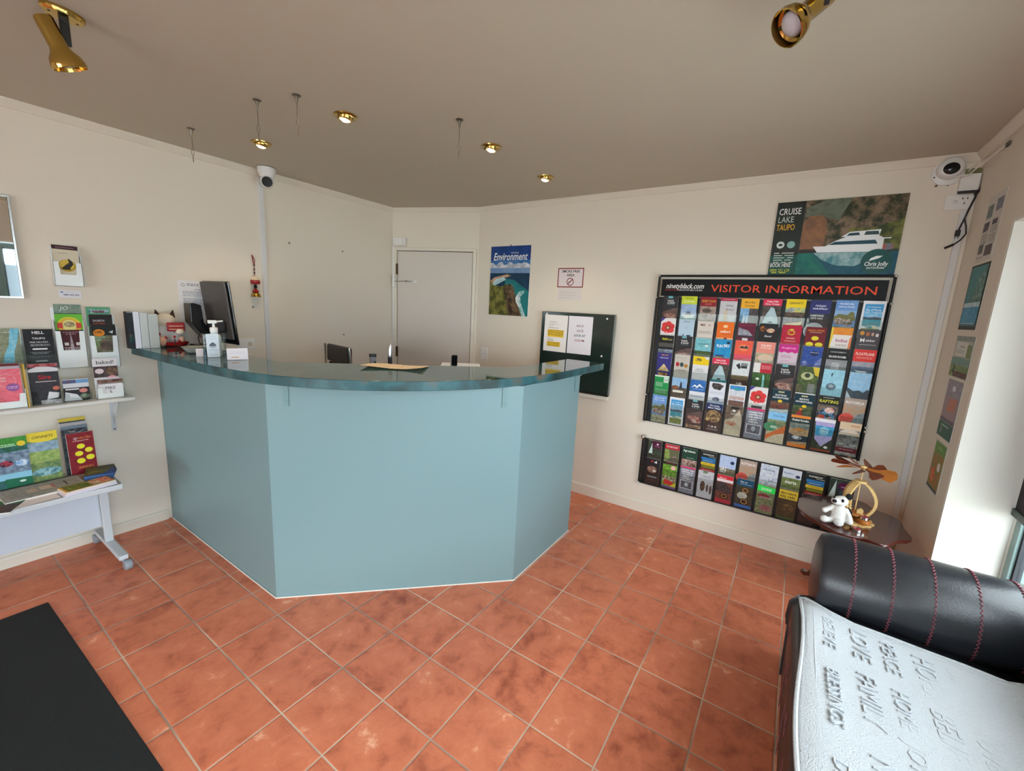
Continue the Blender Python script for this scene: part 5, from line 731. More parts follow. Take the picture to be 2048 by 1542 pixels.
obj('stand_foot', B(.985, 1.56, CT+.0002, 1.053, 1.66, CT+.016), bl, mn, bevel=.004)
obj('cable', MB().tube([(1.01, 1.56, 1.26), (.985, 1.52, 1.235), (.982, 1.50, 1.205), (1.0, 1.48, CT+.012)], .004), mat('black_rubber', '17181a'), mn, smooth=True)
ps = thing('power_adaptor', 'black power adaptor with its lead lying on the counter beside the monitor', 'adaptor', TR(0, 0, 0))
obj('block', B(.985, 1.45, CT, 1.045, 1.49, CT+.022), mat('black_rubber', '17181a'), ps, bevel=.003)
obj('lead', MB().tube([(.985, 1.47, CT+.01), (.95, 1.52, CT+.005), (.92, 1.58, CT+.004), (.88, 1.58, CT+.02), (.90, 1.64, CT+.05), (.94, 1.66, CT+.02), (.95, 1.62, CT+.004)], .003), mat('black_rubber', '17181a'), ps, smooth=True)
tag(card('notice', .20, .297, [('r',0,0,1,1,'e3e1e4'),('o',.15,.90,.05,.05,.012,'3a4654'),('l',.26,.92,.60,2,'4a5460'),('l',.45,.80,.8,1,'8a8c94'),('r',.12,.755,.92,.765,'8a8e96'),('l',.13,.73,.9,3,'9a9ea6'),('r',.12,.60,.92,.608,'8a8e96'),('l',.13,.57,.9,3,'9a9ea6'),('r',.12,.47,.92,.478,'8a8e96'),('l',.13,.44,.9,7,'a4a8b0')], .001, M=fL(1.068, 1.295, .0015)), 'printed A4 table of prices taped to the left wall behind the monitor', 'notice')

ash = thing('glass_bowl', 'cut glass bowl at the left end of the counter', 'bowl', TR(.872, 1.262, CT))
gl = mat('cut_glass', 'e4e6df', .06, trans=.55, spec=.9)
b = MB(); n = 24; prof = [(.034, .002), (.044, .010), (.060, .032), (.066, .036), (.060, .037), (.040, .014), (.002, .010)]
for j in range(len(prof)-1):
    for i in range(n):
        def P(j, i): r, h = prof[j]; r *= 1+(.05 if i % 2 else 0)*(1 if j > 0 else 0); return (r*math.cos(2*PI*i/n), r*math.sin(2*PI*i/n), h)
        b.add([P(j, i), P(j, i+1), P(j+1, i+1), P(j+1, i)], [(0, 1, 2, 3)])
obj('bowl', b, gl, ash)
for q in ((.0, -.012), (.022, .01), (-.024, .008), (.004, .024), (-.008, -.03)): obj('sweet', MB().ball((q[0], q[1], .021), .011, .009, .006), mat('sweet_wrap', 'd8c9a0', .3), ash, smooth=True)

F1 = yawed(.885, 1.035, CT, turn=.15)
pd = thing('sanitiser_bottle', 'white pump sanitiser bottle in the clear stand on the counter', 'pump bottle', F1 @ TR(.006, .035, 0))
obj('bottle', MB().lathe([(.030, .001), (.032, .006), (.032, .105), (.028, .118), (.017, .126), (.017, .134)], 24), mat('bottle_pale', 'd9e0e2', .3), pd, smooth=True)
obj('collar', MB().lathe([(.0175, .134), (.019, .136), (.019, .156), (.016, .160), (.007, .162), (.007, .175)], 20), mat('pump_white', 'ecebe8', .35), pd, smooth=True)
obj('pump_head', MB().box(-.026, -.010, .182, .014, .010, .200).tube([(0, 0, .162), (0, 0, .190)], .0055).tube([(-.01, 0, .19), (.045, .0, .196)], .005), mat('pump_white', 'ecebe8'), pd, smooth=True, bevel=.003)
sd = thing('acrylic_stand', 'clear acrylic box stand around the sanitiser bottle on the counter', 'display stand', F1)
obj('box_wall', MB().box(-.052, -.003, .0, -.0505, .075, .125).box(.052, -.003, 0, .0535, .075, .125).box(-.0505, .0735, 0, .052, .075, .125).box(-.0505, -.003, 0, .052, -.0015, .125), acr, sd)
obj('base', B(-.052, -.003, .0, .0535, .075, .0015), acr, sd)
c = card('sign_card', .058, .128, [('r',0,0,1,1,'d9e4ee'),('l',.3,.88,.8,1,'a8b8c8'),('l',.15,.78,.9,1,'8a9cac'),('p',[(.22,.54),(.5,.64),(.78,.54),(.74,.52),(.26,.52)],'4a5464'),('r',.22,.47,.76,.51,'3a4454'),('r',.3,.42,.68,.44,'3a4454'),('l',.15,.34,.85,3,'b0bfcc'),('l',.1,.12,.85,2,'b0bfcc')], .0015, None, F1 @ TR(-.012, -.028, .001) @ STAND @ RX(-.14), side='eef0f2')
tag(c, 'tall white sign card leaning on the sanitiser stand on the counter', 'sign')
tag(card('leaflets', .032, .045, [('r',0,0,1,1,'e8dcdc'),('l',.1,.6,.9,2,'c8a8a8')], .01, None, F1 @ TR(-.068, .02, .0) @ STAND), 'small white leaflets beside the sanitiser stand', 'leaflets')
F2 = yawed(.922, .862, CT, turn=.10)
tc_ = thing('tent_card', 'small folded white tent card with an orange line on the counter', 'tent card', F2)
card('front_leaf', .096, .062, [('r',0,0,1,1,'e9e4ea'),('l',.15,.74,.85,1,'a49cb0'),('l',.15,.6,.85,3,'c0b8c8'),('r',.18,.20,.55,.27,'e0a070')], .001, tc_, TR(0, -.016, .001) @ STAND @ RX(-.25))
card('back_leaf', .096, .062, [('r',0,0,1,1,'d6d2cc')], .001, tc_, TR(0, .016, .001) @ STAND @ RX(.25))
cb = MB(); nn = 12
for i in range(nn):
    for j in range(6):
        def P(i, j): u, v = i/nn, j/6; return (-.165+.33*u, -.09+.18*v, .003+.010*(2*u-1)**2*(1-v)+.002*math.sin(u*7)+.004*(1-v))
        cb.add([P(i, j), P(i+1, j), P(i+1, j+1), P(i, j+1)], [(0, 1, 2, 3)])
pm = mat('map_paper', 'e6cba6', .7, var=.12, vscale=22)
o = obj('paper_map', cb, pm, None, TR(1.405, .155, CT) @ RZ(-1.0), smooth=True); o.modifiers.new('thickness', 'SOLIDIFY').thickness = .0008
tag(o, 'cream and orange printed paper lying curled on the middle of the counter', 'paper')

# ------------------------------------------------------------------ behind the counter
ch = thing('office_chair', 'black leather office chair with a chrome frame behind the counter', 'chair', TR(2.045, 1.21, 0) @ RZ(1.40))
lt = mat('chair_leather', '1c1b1e', .45, bump=.15, bscale=120)
bkb = MB()
for k in range(4): bkb.box(-.20+.004*k, .19+.012*k, .62+.14*k, .20-.004*k, .225+.012*k, .755+.14*k)
obj('backrest', bkb, lt, ch, bevel=.018, seg=3)
obj('seat', B(-.23, -.24, .46, .23, .22, .52), lt, ch, bevel=.025, seg=3)
for s in (-1, 1): obj('side_frame', MB().tube([(s*.215, -.20, .45), (s*.222, .17, .46), (s*.222, .22, .56), (s*.218, .25, .9), (s*.205, .262, 1.175)], .010), chrome, ch, smooth=True)
obj('column', MB().tube([(0, 0, .09), (0, 0, .46)], .025, 14), chrome, ch, smooth=True)
for k in range(5):
    a = k*2*PI/5; c, s = math.cos(a), math.sin(a); obj('base_arm', MB().tube([(.02*c, .02*s, .10), (.28*c, .28*s, .065)], [.022, .014]), chrome, ch, smooth=True)
    w = MB(); w.M = TR(.28*c, .28*s, .028) @ RZ(a) @ RX(PI/2); w.lathe([(.004, -.02), (.027, -.02), (.027, .02), (.004, .02)], 16); obj('castor', w, holes, ch, smooth=True)
pt = thing('marker_tube', 'clear tube with a black cap standing behind the counter front', 'tube', TR(1.47, .43, .7405))
obj('tube', MB().tube([(0, 0, 0), (0, 0, .455)], .019, 16), mat('smoky_tube', '77757a', .15), pt, smooth=True); obj('cap', MB().tube([(0, 0, .455), (0, 0, .472)], .021, 16), holes, pt, smooth=True); obj('contents', MB().box(-.004, -.0195, .02, .008, -.0188, .43), holes, pt)
sp = thing('lamp_pole', 'slim chrome and black pole standing behind the counter left of the door', 'pole', TR(1.625, .46, .7405))
obj('black_sleeve', MB().tube([(0, 0, .0), (0, 0, .44)], .0135, 14), holes, sp, smooth=True); obj('chrome_tip', MB().tube([(0, 0, .44), (0, 0, .515), (0, 0, .53)], [.0125, .0125, .007], 14), chrome, sp, smooth=True); obj('foot', MB().tube([(0, 0, 0), (0, 0, .012)], .06, 20), holes, sp, smooth=True)
pr = thing('printer', 'white topped printer just showing above the counter behind the middle', 'printer', yawed(2.06, .25, .7405))
obj('case', B(-.135, 0, 0, .135, .24, .333), mat('printer_grey', 'b9bcc2', .4), pr, bevel=.006); obj('lid', B(-.14, -.004, .333, .14, .245, .360), mat('printer_white', 'dfe3f0', .4), pr, bevel=.003)
hs = thing('handset', 'small black rounded handset standing on the printer behind the counter', 'handset', yawed(2.085, .33, 1.1009))
obj('body', B(-.021, -.012, 0, .021, .012, .078), bl, hs, bevel=.008, seg=3); obj('edge', B(-.028, -.004, 0, -.022, .010, .070), mat('handset_grey', '8a8a8c', .4), hs)

# hanging charm on the left wall
c = thing('hanging_charm', 'red and gold lucky charm with a brass bell hanging on the left wall', 'charm', TR(1.437, 1.708, 0))
red = mat('charm_red', 'a32426', .35); gold = mat('charm_brass', 'b8984a', .25, metal=1)
obj('cord', MB().tube([(-.003, .015, 1.808), (-.006, 0, 1.77), (.002, 0, 1.735), (.0, 0, 1.66)], .0028).tube([(-.003, .015, 1.808), (.006, 0, 1.77), (.002, 0, 1.735)], .0028), mat('charm_cord', '8a2a24', .7), c, smooth=True)
for z in (1.735, 1.705, 1.68): obj('knot', MB().ball((.001, 0, z), .006, .005, .007), mat('charm_knot', '3a1c18', .6), c, smooth=True)
def lz(name, prof, z, m): b = MB(); b.M = TR(.003, 0, z); b.lathe(prof, 20); return obj(name, b, m, c, smooth=True)
lz('cream_disc', [(.003, .034), (.018, .030), (.026, .016), (.024, .008)], 1.620, mat('charm_cream', 'e0d0b0', .4)); lz('red_drum', [(.022, .010), (.031, .006), (.032, -.010), (.026, -.020), (.004, -.021)], 1.620, red)
lz('black_bead', [(.003, .012), (.012, .008), (.009, 0), (.012, -.008), (.008, -.016), (.002, -.017)], 1.585, bl); lz('red_cap', [(.003, .016), (.010, .010), (.023, -.006), (.018, -.013), (.004, -.014)], 1.553, red)
lz('bell', [(.004, .020), (.014, .014), (.026, -.002), (.034, -.018), (.034, -.022), (.028, -.022), (.002, -.010)], 1.530, gold)

# ------------------------------------------------------------------ ceiling: spotlights, downlights, wire hooks, cameras
brass = mat('polished_brass', 'bfa056', .10, metal=1); warm = mat('lamp_lit', 'ffdf9a', .5, emit=14.); bulb = mat('frosted_bulb', 'c9c4cc', .4)
def spot(x, y, label, base_rot, M_head, lit=False):
    t = thing('ceiling_spotlight', label, 'spotlight', TR(x, y, H))
    p = MB(); p.M = RZ(base_rot) @ Matrix.Diagonal((1.25, .80, 1, 1)); p.lathe([(.046, -.0005), (.046, -.010), (.040, -.018), (.002, -.019)], 32); pl = obj('base_plate', p, brass, t, smooth=True)
    for s in (-1, 1): q = MB(); q.M = RZ(base_rot); q.ball((s*.036, 0, -.0185), .004, .003, .0015); obj('screw', q, holes, pl, smooth=True)
    a = MB(); a.box(-.012, -.006, -.10, .012, .006, -.012).tube([(0, -.012, -.03), (0, .012, -.03)], .008, 10); obj('arm', a, holes, t, M=RZ(base_rot*.3), bevel=.002)
    h = MB(); h.M = M_head; h.lathe([(.003, .060), (.022, .059), (.0250, .053), (.0250, -.022), (.030, -.034), (.042, -.050), (.0470, -.066), (.0470, -.080), (.0445, -.081), (.042, -.062), (.022, -.045), (.003, -.044)], 36, cap=False)
    obj('lamp_head', h, brass, t, smooth=True)
    b = MB(); b.M = M_head; b.ball((0, 0, -.058), .032, .032, .018); obj('bulb', b, bulb, t, smooth=True); return t
spot(.308, .500, 'brass ceiling spotlight with a black arm, at the top left', .25, TR(-.030, -.012, -.098) @ RY(-.40) @ RX(.05))
spot(1.245, -1.588, 'brass ceiling spotlight at the top edge, tilted towards the counter', .4, TR(.052, .035, -.075) @ RY(.62) @ RX(.62))
spots = [(1.242, .330, 'brass recessed downlight over the counter, largest and nearest of the four'), (1.240, 1.127, 'brass recessed downlight near the left wall, just before the turret camera'), (1.879, -.081, 'brass recessed downlight right of the lone wire hook'), (2.480, -.087, 'brass recessed downlight furthest right, towards the brochure rack')]
for x, y, lab in spots:
    t = thing('downlight', lab, 'downlight', TR(x, y, H), 'brass downlights in the ceiling')
    obj('trim_ring', MB().lathe([(.034, -.0005), (.055, -.0005), (.054, -.005), (.046, -.009), (.036, -.006), (.034, -.002)], 36, cap=False), brass, t, smooth=True)
    g = MB(); g.M = RY(.12) @ RX(.10); g.lathe([(.033, -.002), (.031, -.016), (.026, -.022), (.024, -.018), (.025, -.004)], 28, cap=False); gi = obj('gimbal', g, brass, t, smooth=True)
    b = MB(); b.M = g.M; b.lathe([(.002, -.012), (.022, -.014), (.024, -.019), (.015, -.026), (.002, -.028)], 24); obj('bulb', b, warm, t, smooth=True)
    l = bpy.data.lights.new('downlight_beam', 'SPOT'); l.energy = 5; l.color = (1, .78, .5); l.spot_size = 1.9; l.spot_blend = .7; l.shadow_soft_size = .03
    lo = bpy.data.objects.new('downlight_beam', l); COL.objects.link(lo); lo.parent = t; lo.location = (0, 0, -.04)
for x, y, lab in ((.945, .566, 'wire suspension hook directly before the left downlight'), (1.007, .347, 'wire suspension hook between the two left downlights'), (.941, 1.275, 'wire suspension hook nearest the left wall'), (1.531, -.148, 'wire suspension hook standing alone left of the middle downlight')):
    t = thing('suspension_hook', lab, 'ceiling hook', TR(x, y, H), 'wire suspension hooks hanging from the ceiling'); st = mat('hook_steel', '8a8478', .35, metal=1)
    obj('rose', MB().lathe([(.018, -.0005), (.018, -.004), (.008, -.006), (.006, -.020), (.003, -.038)], 18), st, t, smooth=True)
    obj('wire', MB().tube([(0, 0, -.03), (.001, 0, -.105)], .0016, 6), st, t, smooth=True)
    L_ = lambda zc, rz, rx: MB().tube([(rx*math.sin(a*PI/6), 0, zc+rz*math.cos(a*PI/6)) for a in range(12)], .0014, 6, closed=True)
    obj('loop', L_(-.122, .018, .006), st, t, smooth=True); obj('clip', L_(-.156, .017, .005), st, t, M=RZ(.9), smooth=True)
cw = mat('camera_white', 'dcdcda', .35)
t = thing('dome_camera', 'white turret security camera on the ceiling by the left wall', 'security camera', TR(1.505, 1.60, H))
obj('base', MB().lathe([(.058, -.0005), (.058, -.004), (.057, -.030), (.050, -.048), (.046, -.060), (.040, -.066)], 36), cw, t, smooth=True)
aim = Vector((-.163-1.505, -1.643-1.60, 1.45-2.30)).normalized(); q = Vector((0, 0, 1)).rotation_difference(aim).to_matrix().to_4x4()
h = MB(); h.ball((0, 0, -.090), .044); ho = obj('camera_ball', h, cw, t, smooth=True)
h = MB(); h.M = TR(0, 0, -.092) @ q; h.lathe([(.036, .010), (.038, .034), (.035, .043), (.034, .044)], 28); obj('lens_hood', h, cw, t, smooth=True)
h = MB(); h.M = TR(0, 0, -.092) @ q; h.lathe([(.0335, .0445), (.031, .047), (.002, .049)], 28); obj('lens', h, mat('lens_black', '060608', .35, spec=.2), t, smooth=True)
obj('seam', MB().lathe([(.0592, -.001), (.0592, -.004)], 36, cap=False), holes, t, smooth=True)
t = thing('dome_camera', 'white dome security camera high in the right corner', 'security camera', fR(-2.172, 2.325))
obj('flange', MB().lathe([(.066, .0005), (.066, .006), (.060, .010), (.002, .011)], 36), cw, t, smooth=True)
h = MB(); h.M = TR(0, .012, .010); h.lathe([(.052, 0), (.052, .030), (.047, .042), (.040, .046)], 32); obj('shroud', h, cw, t, smooth=True)
h = MB(); h.M = TR(0, .004, .038); h.ball((0, 0, 0), .040, .036, .030); obj('dome', h, bl, t, smooth=True)
obj('screw', MB().ball((-.052, -.022, .008), .005, .005, .003), holes, t, smooth=True)
tag(obj('warning_tag', MB().box(-.03, -.012, 0, .03, .012, .002), mat('tag_green', '7a7a50', .6), None, fR(-2.262, 2.318, .01)), 'small olive label beside the corner dome camera', 'label')

# ------------------------------------------------------------------ mat, sofa, side table
mt = MB().prism([(-1.15, -.50), (.196, -.50), (.160, 1.186), (-1.15, 1.186)], .0008, .009)
mt = MB().prism([(-1.0, -1.5), (.222, -1.5), (.152, 1.186), (-1.0, 1.186)], .0008, .009)
tag(obj('door_mat', mt, mat('mat_black', '131617', .95, bump=1.0, bscale=400, var=.35, vscale=180), bevel=.003), 'large black ribbed entrance mat on the tiles at the lower left', 'mat')

leather = mat('sofa_leather', '1d1f24', .34, bump=.12, bscale=140, spec=.6); stitch = mat('red_stitch', '7c3a44', .7)
SY0 = -1.775
sf = thing('sofa', 'black leather sofa with red stitching and bolster arms at the lower right', 'sofa', TR(0, 0, 0))
def sweep_x(prof, x0, x1, name, m=leather, bevel=.0, parent=sf):
    """prof in (y,z), extruded along x"""
    b = MB(); n = len(prof); b.add([(x0, y, z) for y, z in prof]+[(x1, y, z) for y, z in prof], [tuple(range(n)), tuple(range(n, 2*n))[::-1]]+[(i, (i+1) % n, n+(i+1) % n, n+i) for i in range(n)]); return obj(name, b, m, parent, bevel=bevel, seg=3, smooth=bool(bevel))
sx0, sx1 = .38, 1.80
sweep_x([(SY0-.005, .30), (SY0, .33), (SY0-.004, .395), (SY0-.028, .428), (SY0-.07, .438), (-2.43, .435), (-2.43, .30)], sx0, sx1, 'seat_cushion', bevel=.012)
sweep_x([(SY0-.012, .06), (SY0-.006, .297), (-2.42, .297), (-2.42, .06)], sx0, sx1, 'front_rail', bevel=.008)
sweep_x([(-2.432, .30), (-2.395, .44), (-2.410, .60), (-2.425, .74), (-2.45, .79), (-2.485, .79), (-2.50, .70), (-2.50, .10), (-2.432, .10)], sx0-.02, 1.735, 'backrest', bevel=.02)
for k in range(6): obj('stitching', MB().tube([(sx0+.12+.22*k+(.004 if j % 2 else -.004), SY0+.0012-.008, .07+.0114*j) for j in range(20)], .0016, 5), stitch, sf)
for k in range(6): obj('stitching', MB().tube([(sx0+.16+.22*k+(.004 if j % 2 else -.004), SY0+.0016-.002*(1 if j < 3 else 0), .312+.010*j) for j in range(9)], .0016, 5), stitch, sf)
for side, cx in ((1, 1.892), (-1, .215)):
    R_ = .165; cz = .515; y0, y1 = -1.835, -2.50
    b = MB(); b.M = TR(cx, y1, cz) @ RX(-PI/2) if False else TR(cx, y0, cz) @ RX(PI/2)
    L_ = y0-y1; b.lathe([(.02, -.004), (R_*.72, -.002), (R_*.93, .010), (R_, .035), (R_, L_-.03), (R_*.94, L_-.006), (.02, L_)], 48)
    arm = obj('arm_bolster', b, leather, sf, smooth=True)
    obj('arm_base', B(cx-.13, y1+.01, .06, cx+.13, y0-.018, .48), leather, sf, bevel=.02)
    for k in range(6):
        yy = (-1.945, -2.055, -2.165, -2.275, -2.385, -2.45)[k]
        for dy in (0.,):
            pts = [(cx+(R_+.0012)*math.cos(a), yy+(.0035 if j % 2 else -.0035), cz+(R_+.0012)*math.sin(a)) for j, a in enumerate([(-40+j*2.6)*PI/180 for j in range(100)])]
            obj('stitching', MB().tube(pts, .0019, 5), stitch, arm)
    for yy in (y0-.08, y1+.08): obj('leg', MB().tube([(cx, yy, .0), (cx, yy, .065)], [.018, .026], 14), holes, sf, smooth=True)
# white throw draped over the seat and up the back
th_ = thing('throw_blanket', 'white fleece throw with embossed lettering spread over the black sofa', 'blanket', TR(0, 0, 0))
fleece = mat('white_fleece', 'c9ced3', .95, bump=.7, bscale=240, var=.05, vscale=90)
ys = [-1.800, -1.816, -1.84, -1.89, -1.96, -2.05, -2.14, -2.24, -2.32, -2.36, -2.384, -2.398, -2.410, -2.422, -2.445, -2.48]
zs = [.4320, .4400, .4460, .4465, .4475, .4480, .4490, .4530, .465, .495, .57, .65, .72, .775, .812, .812]
def edge_x(i): return 1.772-.16*min(1, (i)/9)+.012*math.sin(i*1.3)-(.0 if i < 9 else -.05*(i-9)/6)
nx = 60; gb = MB(); rows_ = []
for i, (y, z) in enumerate(zip(ys, zs)):
    xe = min(edge_x(i), 1.725 if i > 8 else 9); row = []
    for j in range(nx+1):
        x = xe-(xe-.42)*j/nx; w = .0035*math.sin(9*x+14*y)+.0025*math.sin(23*x-11*y+1)+.003*math.sin(5*x+2.*y*7); row.append((x, y+(.010*math.sin(7*x) if i == 0 else 0), z+max(w, -.001)+.002))
    rows_.append(row)
k0 = 0; gb.v = [p for r in rows_ for p in r]
for i in range(len(ys)-1):
    for j in range(nx): a = i*(nx+1)+j; gb.f.append([a, a+1, a+nx+2, a+nx+1]); gb.c.append(None); gb.c2.append(None)
cl = obj('cloth', gb, fleece, th_, smooth=True, sub=1); so = cl.modifiers.new('thickness', 'SOLIDIFY'); so.thickness = .006; so.offset = 1
obj('hem', MB().tube([(p[0]+.002, p[1]+.002, p[2]+.004) for p in rows_[0][::2]][::-1]+[(r[0][0]+.002, r[0][1], r[0][2]+.004) for r in rows_[1:]], .0065, 8), fleece, th_, smooth=True)
obj('hem_seam', MB().tube([(p[0], p[1]-.022, p[2]+.0085) for p in rows_[1][3::2]][::-1]+[(r[0][0]-.022, r[0][1], r[0][2]+.0065) for r in rows_[1:9]], .0022, 6), fleece, th_, smooth=True)
def emboss(s, x, y, h, ang, bold=0.0):
    e = MB(); e.M = TR(x, y, .4590) @ RZ(ang); put_text(e, s, 0, 0, h, 0, 'l', .0, None, .2); o = obj('embossed_word', e, fleece, th_); m = o.modifiers.new('thickness', 'SOLIDIFY'); m.thickness = .006; m.offset = 0; return o
rr = random.Random(4); words = ['BELIEVE', 'BLESSINGS', 'DREAM', 'LOVE', 'FAMILY', 'NEW', 'PEACE', 'HOME', 'JOY', 'HOPE']
for r in range(7):
    x = 1.66-.012*r; yb = -1.865-.080*r; h = (.034, .046, .038, .050, .040, .046, .036)[r]; i = r*3
    while x > .62: wd_ = words[i % len(words)]; i += 1; emboss(wd_, x, yb, h, PI); x -= h*.95*len(wd_)+.05

# scalloped side table
st_ = thing('side_table', 'small dark mahogany side table with a scalloped top beside the sofa arm', 'side table', TR(0, 0, 0))
maho = mat('mahogany', '4a1c16', .16, spec=.6, var=.35, vscale=9, coat=.5)
ol = [(2.719, -1.783), (2.60, -1.778), (2.515, -1.795), (2.448, -1.846), (2.386, -1.901), (2.350, -1.940), (2.350, -1.990), (2.362, -2.045), (2.346, -2.090), (2.356, -2.128), (2.42, -2.166), (2.466, -2.203), (2.492, -2.234), (2.54, -2.243), (2.626, -2.232), (2.72, -2.232), (2.773, -2.212), (2.803, -2.170), (2.835, -2.132), (2.905, -2.095), (2.905, -2.02), (2.875, -1.93), (2.808, -1.85)]
ol2 = smooth_poly(ol+[ol[0]], 3)[:-1]; cxy = (2.63, -2.0)
sc_ = lambda s: [(cxy[0]+(x-cxy[0])*s, cxy[1]+(y-cxy[1])*s) for x, y in ol2]
obj('table_top', MB().prism(sc_(1.0), .508, .521).prism(sc_(.965), .498, .508), maho, st_, bevel=.003, smooth=True)
tp = MB(); tp.M = TR(2.62, -2.0, 0); tp.lathe([(.03, .14), (.038, .17), (.022, .21), (.030, .26), (.042, .31), (.028, .37), (.018, .42), (.030, .47), (.06, .498)], 24); obj('pedestal', tp, maho, st_, smooth=True)
for dx, dy in ((.22, .12), (.05, -.22), (-.20, .02)):
    obj('leg', MB().tube([(2.62+dx*a, -2.0+dy*a, z) for a, z in ((.08, .22), (.3, .21), (.55, .12), (.8, .045), (.97, .022), (1.05, .022))], [.02, .022, .018, .016, .018, .016], 10), maho, st_, smooth=True)

TZ = .5215
dg = thing('plush_dog', 'small white plush dog with black ears and nose sitting on the side table', 'soft toy', yawed(2.470, -1.945, TZ))
plw = mat('plush_white', 'e6e4df', .95, bump=.6, bscale=300); plb = mat('plush_black', '111114', .95, bump=.6, bscale=300)
b = MB(); b.ball((0, .0, .055), .032, .030, .050).ball((0, -.004, .028), .034, .034, .027).ball((0, -.002, .122), .030, .030, .028).ball((-.020, -.018, .122), .021, .024, .019)
b.tube([(-.022, 0, .088), (-.042, -.006, .070), (-.054, -.014, .060)], [.011, .012, .013], 10).ball((-.057, -.015, .058), .014)
b.tube([(.022, 0, .088), (.038, -.008, .060), (.046, -.014, .036)], [.011, .013, .015], 10).ball((.047, -.015, .030), .016)
b.tube([(-.014, -.012, .022), (-.040, -.034, .017)], .014, 10).ball((-.052, -.040, .0195), .019, .018, .018).tube([(.004, -.012, .022), (.006, -.036, .019)], .017, 10).ball((.006, -.044, .0215), .022, .016, .020)
o = obj('body', b, plw, dg, smooth=True); rm = o.modifiers.new('remesh', 'REMESH'); rm.mode = 'VOXEL'; rm.voxel_size = .0028; rm.use_smooth_shade = True
sm = o.modifiers.new('soft', 'SMOOTH'); sm.factor = .6; sm.iterations = 6
obj('nose', MB().ball((-.026, -.041, .126), .010, .006, .009), plb, dg, smooth=True)
obj('eye_patch', MB().ball((.006, -.029, .133), .006, .005, .009), plb, dg, smooth=True)
obj('eye_patch', MB().ball((-.030, -.026, .139), .005, .005, .006), plb, dg, smooth=True)
obj('ear', MB().ball((-.012, .004, .160), .013, .010, .021), plb, dg, smooth=True); obj('ear', MB().ball((.027, .004, .150), .014, .010, .017), plb, dg, smooth=True)
obj('tail', MB().tube([(.03, .01, .09), (.042, .016, .07), (.046, .02, .045)], [.006, .010, .008], 10), plb, dg, smooth=True)

py = thing('christmas_pyramid', 'wooden Christmas pyramid with arched frame and red-brown fan blades on the side table', 'ornament', yawed(2.572, -2.018, TZ))
wl_ = mat('pale_wood', 'dcb878', .5, var=.1, vscale=20); wo = mat('orange_wood', 'b9702e', .45, var=.15, vscale=20); wr_ = mat('red_veneer', '7c3a20', .4, var=.2, vscale=12)
b = MB(); n = 48; b.prism([((.082+.005*math.cos(a*2*PI/n*12))*math.cos(a*2*PI/n), (.082+.005*math.cos(a*2*PI/n*12))*math.sin(a*2*PI/n)) for a in range(n)], 0, .008); obj('base_plate', b, wl_, py)
for a0 in (.0, 2.25, 4.1):
    pts = [(.066*max(0, math.sin(t_*PI))**.75+.010, .008+.208*t_) for t_ in [i/14 for i in range(15)]]
    b = MB(); b.M = RZ(a0)
    for (r1, z1), (r2, z2) in zip(pts[:-1], pts[1:]):
        w_ = .013; b.add([(r1-.0065, -w_, z1), (r1+.0065, -w_, z1), (r1+.0065, w_, z1), (r1-.0065, w_, z1), (r2-.0065, -w_, z2), (r2+.0065, -w_, z2), (r2+.0065, w_, z2), (r2-.0065, w_, z2)], [(0, 3, 2, 1), (4, 5, 6, 7), (0, 1, 5, 4), (1, 2, 6, 5), (2, 3, 7, 6), (3, 0, 4, 7)])
    obj('arch', b, wl_, py)
obj('platform', MB().lathe([(.002, .040), (.046, .040), (.048, .044), (.046, .048), (.002, .048)], 32), wo, py, smooth=True)
obj('spindle', MB().tube([(0, 0, .008), (0, 0, .290)], .0028, 8), wl_, py, smooth=True)
obj('top_ring', MB().lathe([(.006, .208), (.026, .210), (.026, .220), (.006, .222)], 24), wl_, py, smooth=True)
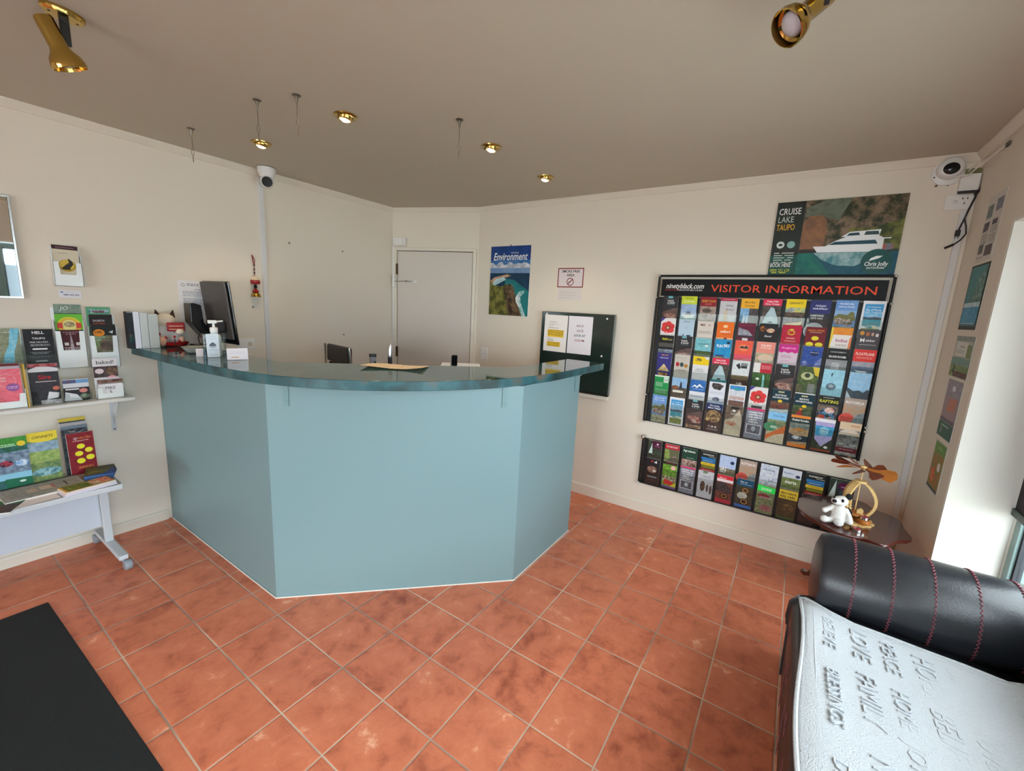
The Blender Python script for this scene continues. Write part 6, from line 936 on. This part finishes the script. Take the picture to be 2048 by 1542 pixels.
for x, y in ((-.022, -.012), (-.030, .010)):
    t_ = MB()
    for k in range(6): t_.M = TR(x, y, .050+k*.014); t_.lathe([(.0115-k*.0016, 0), (.009-k*.0014, .003), (.002, .012)], 12)
    obj('tree', t_, wl_, py)
obj('house', MB().box(.008, -.020, .0485, .034, .002, .066).add([(.008, -.020, .066), (.034, -.020, .066), (.034, .002, .066), (.008, .002, .066), (.021, -.020, .076), (.021, .002, .076)], [(0, 1, 4), (1, 2, 5, 4), (2, 3, 5), (3, 0, 4, 5)]), wl_, py)
obj('hub', MB().lathe([(.004, .278), (.013, .281), (.014, .292), (.010, .298), (.003, .300)], 16), wl_, py, smooth=True)
for k in range(10):
    b = MB(); b.M = TR(0, 0, .288) @ RY(.10) @ RZ(k*2*PI/10+.2) @ TR(.012, 0, 0) @ RX(.62)
    b.prism([(0, -.003), (.045, -.006), (.085, -.026), (.118, -.028), (.124, -.012), (.124, .012), (.118, .026), (.085, .024), (.045, .006), (0, .003)], -.0008, .0008)
    obj('fan_blade', b, wr_ if k % 3 else wo, py, M=TR(-.0, 0, .0))
for a, m_ in ((-2.15, wl_), (-.75, wo), (1.3, wl_)):
    b = MB(); b.M = TR(.058*math.cos(a), .058*math.sin(a), .0082); b.lathe([(.020, 0), (.026, .006), (.028, .014), (.026, .022), (.020, .026), (.002, .026)], 24); obj('candle_holder', b, m_, py, smooth=True)
tin = mat('tealight_tin', 'c9c4c0', .25, metal=1); wax = mat('red_wax', 'b0283c', .4)
def tea(M, label):
    t = thing('tealight', label, 'candle', M, 'red tealights on the side table')
    obj('cup', MB().lathe([(.0185, 0), (.0195, .001), (.0195, .0145), (.0185, .0145), (.0180, .010), (.0010, .010)], 24, cap=False).lathe([(.0001, 0), (.0185, 0)], 24, cap=False), tin, t, smooth=True); obj('wax', MB().lathe([(.0178, .0095), (.0178, .0125), (.002, .0125)], 24), wax, t, smooth=True); obj('wick', MB().tube([(0, 0, .0125), (.001, 0, .018)], .0008, 5), holes, t)
tea(py.matrix_basis @ TR(.058*math.cos(-.75), .058*math.sin(-.75), .0347), 'red tealight on the orange wooden holder of the pyramid')
tea(TR(2.428, -2.022, TZ), 'red tealight lying on the table top in front of the plush dog')
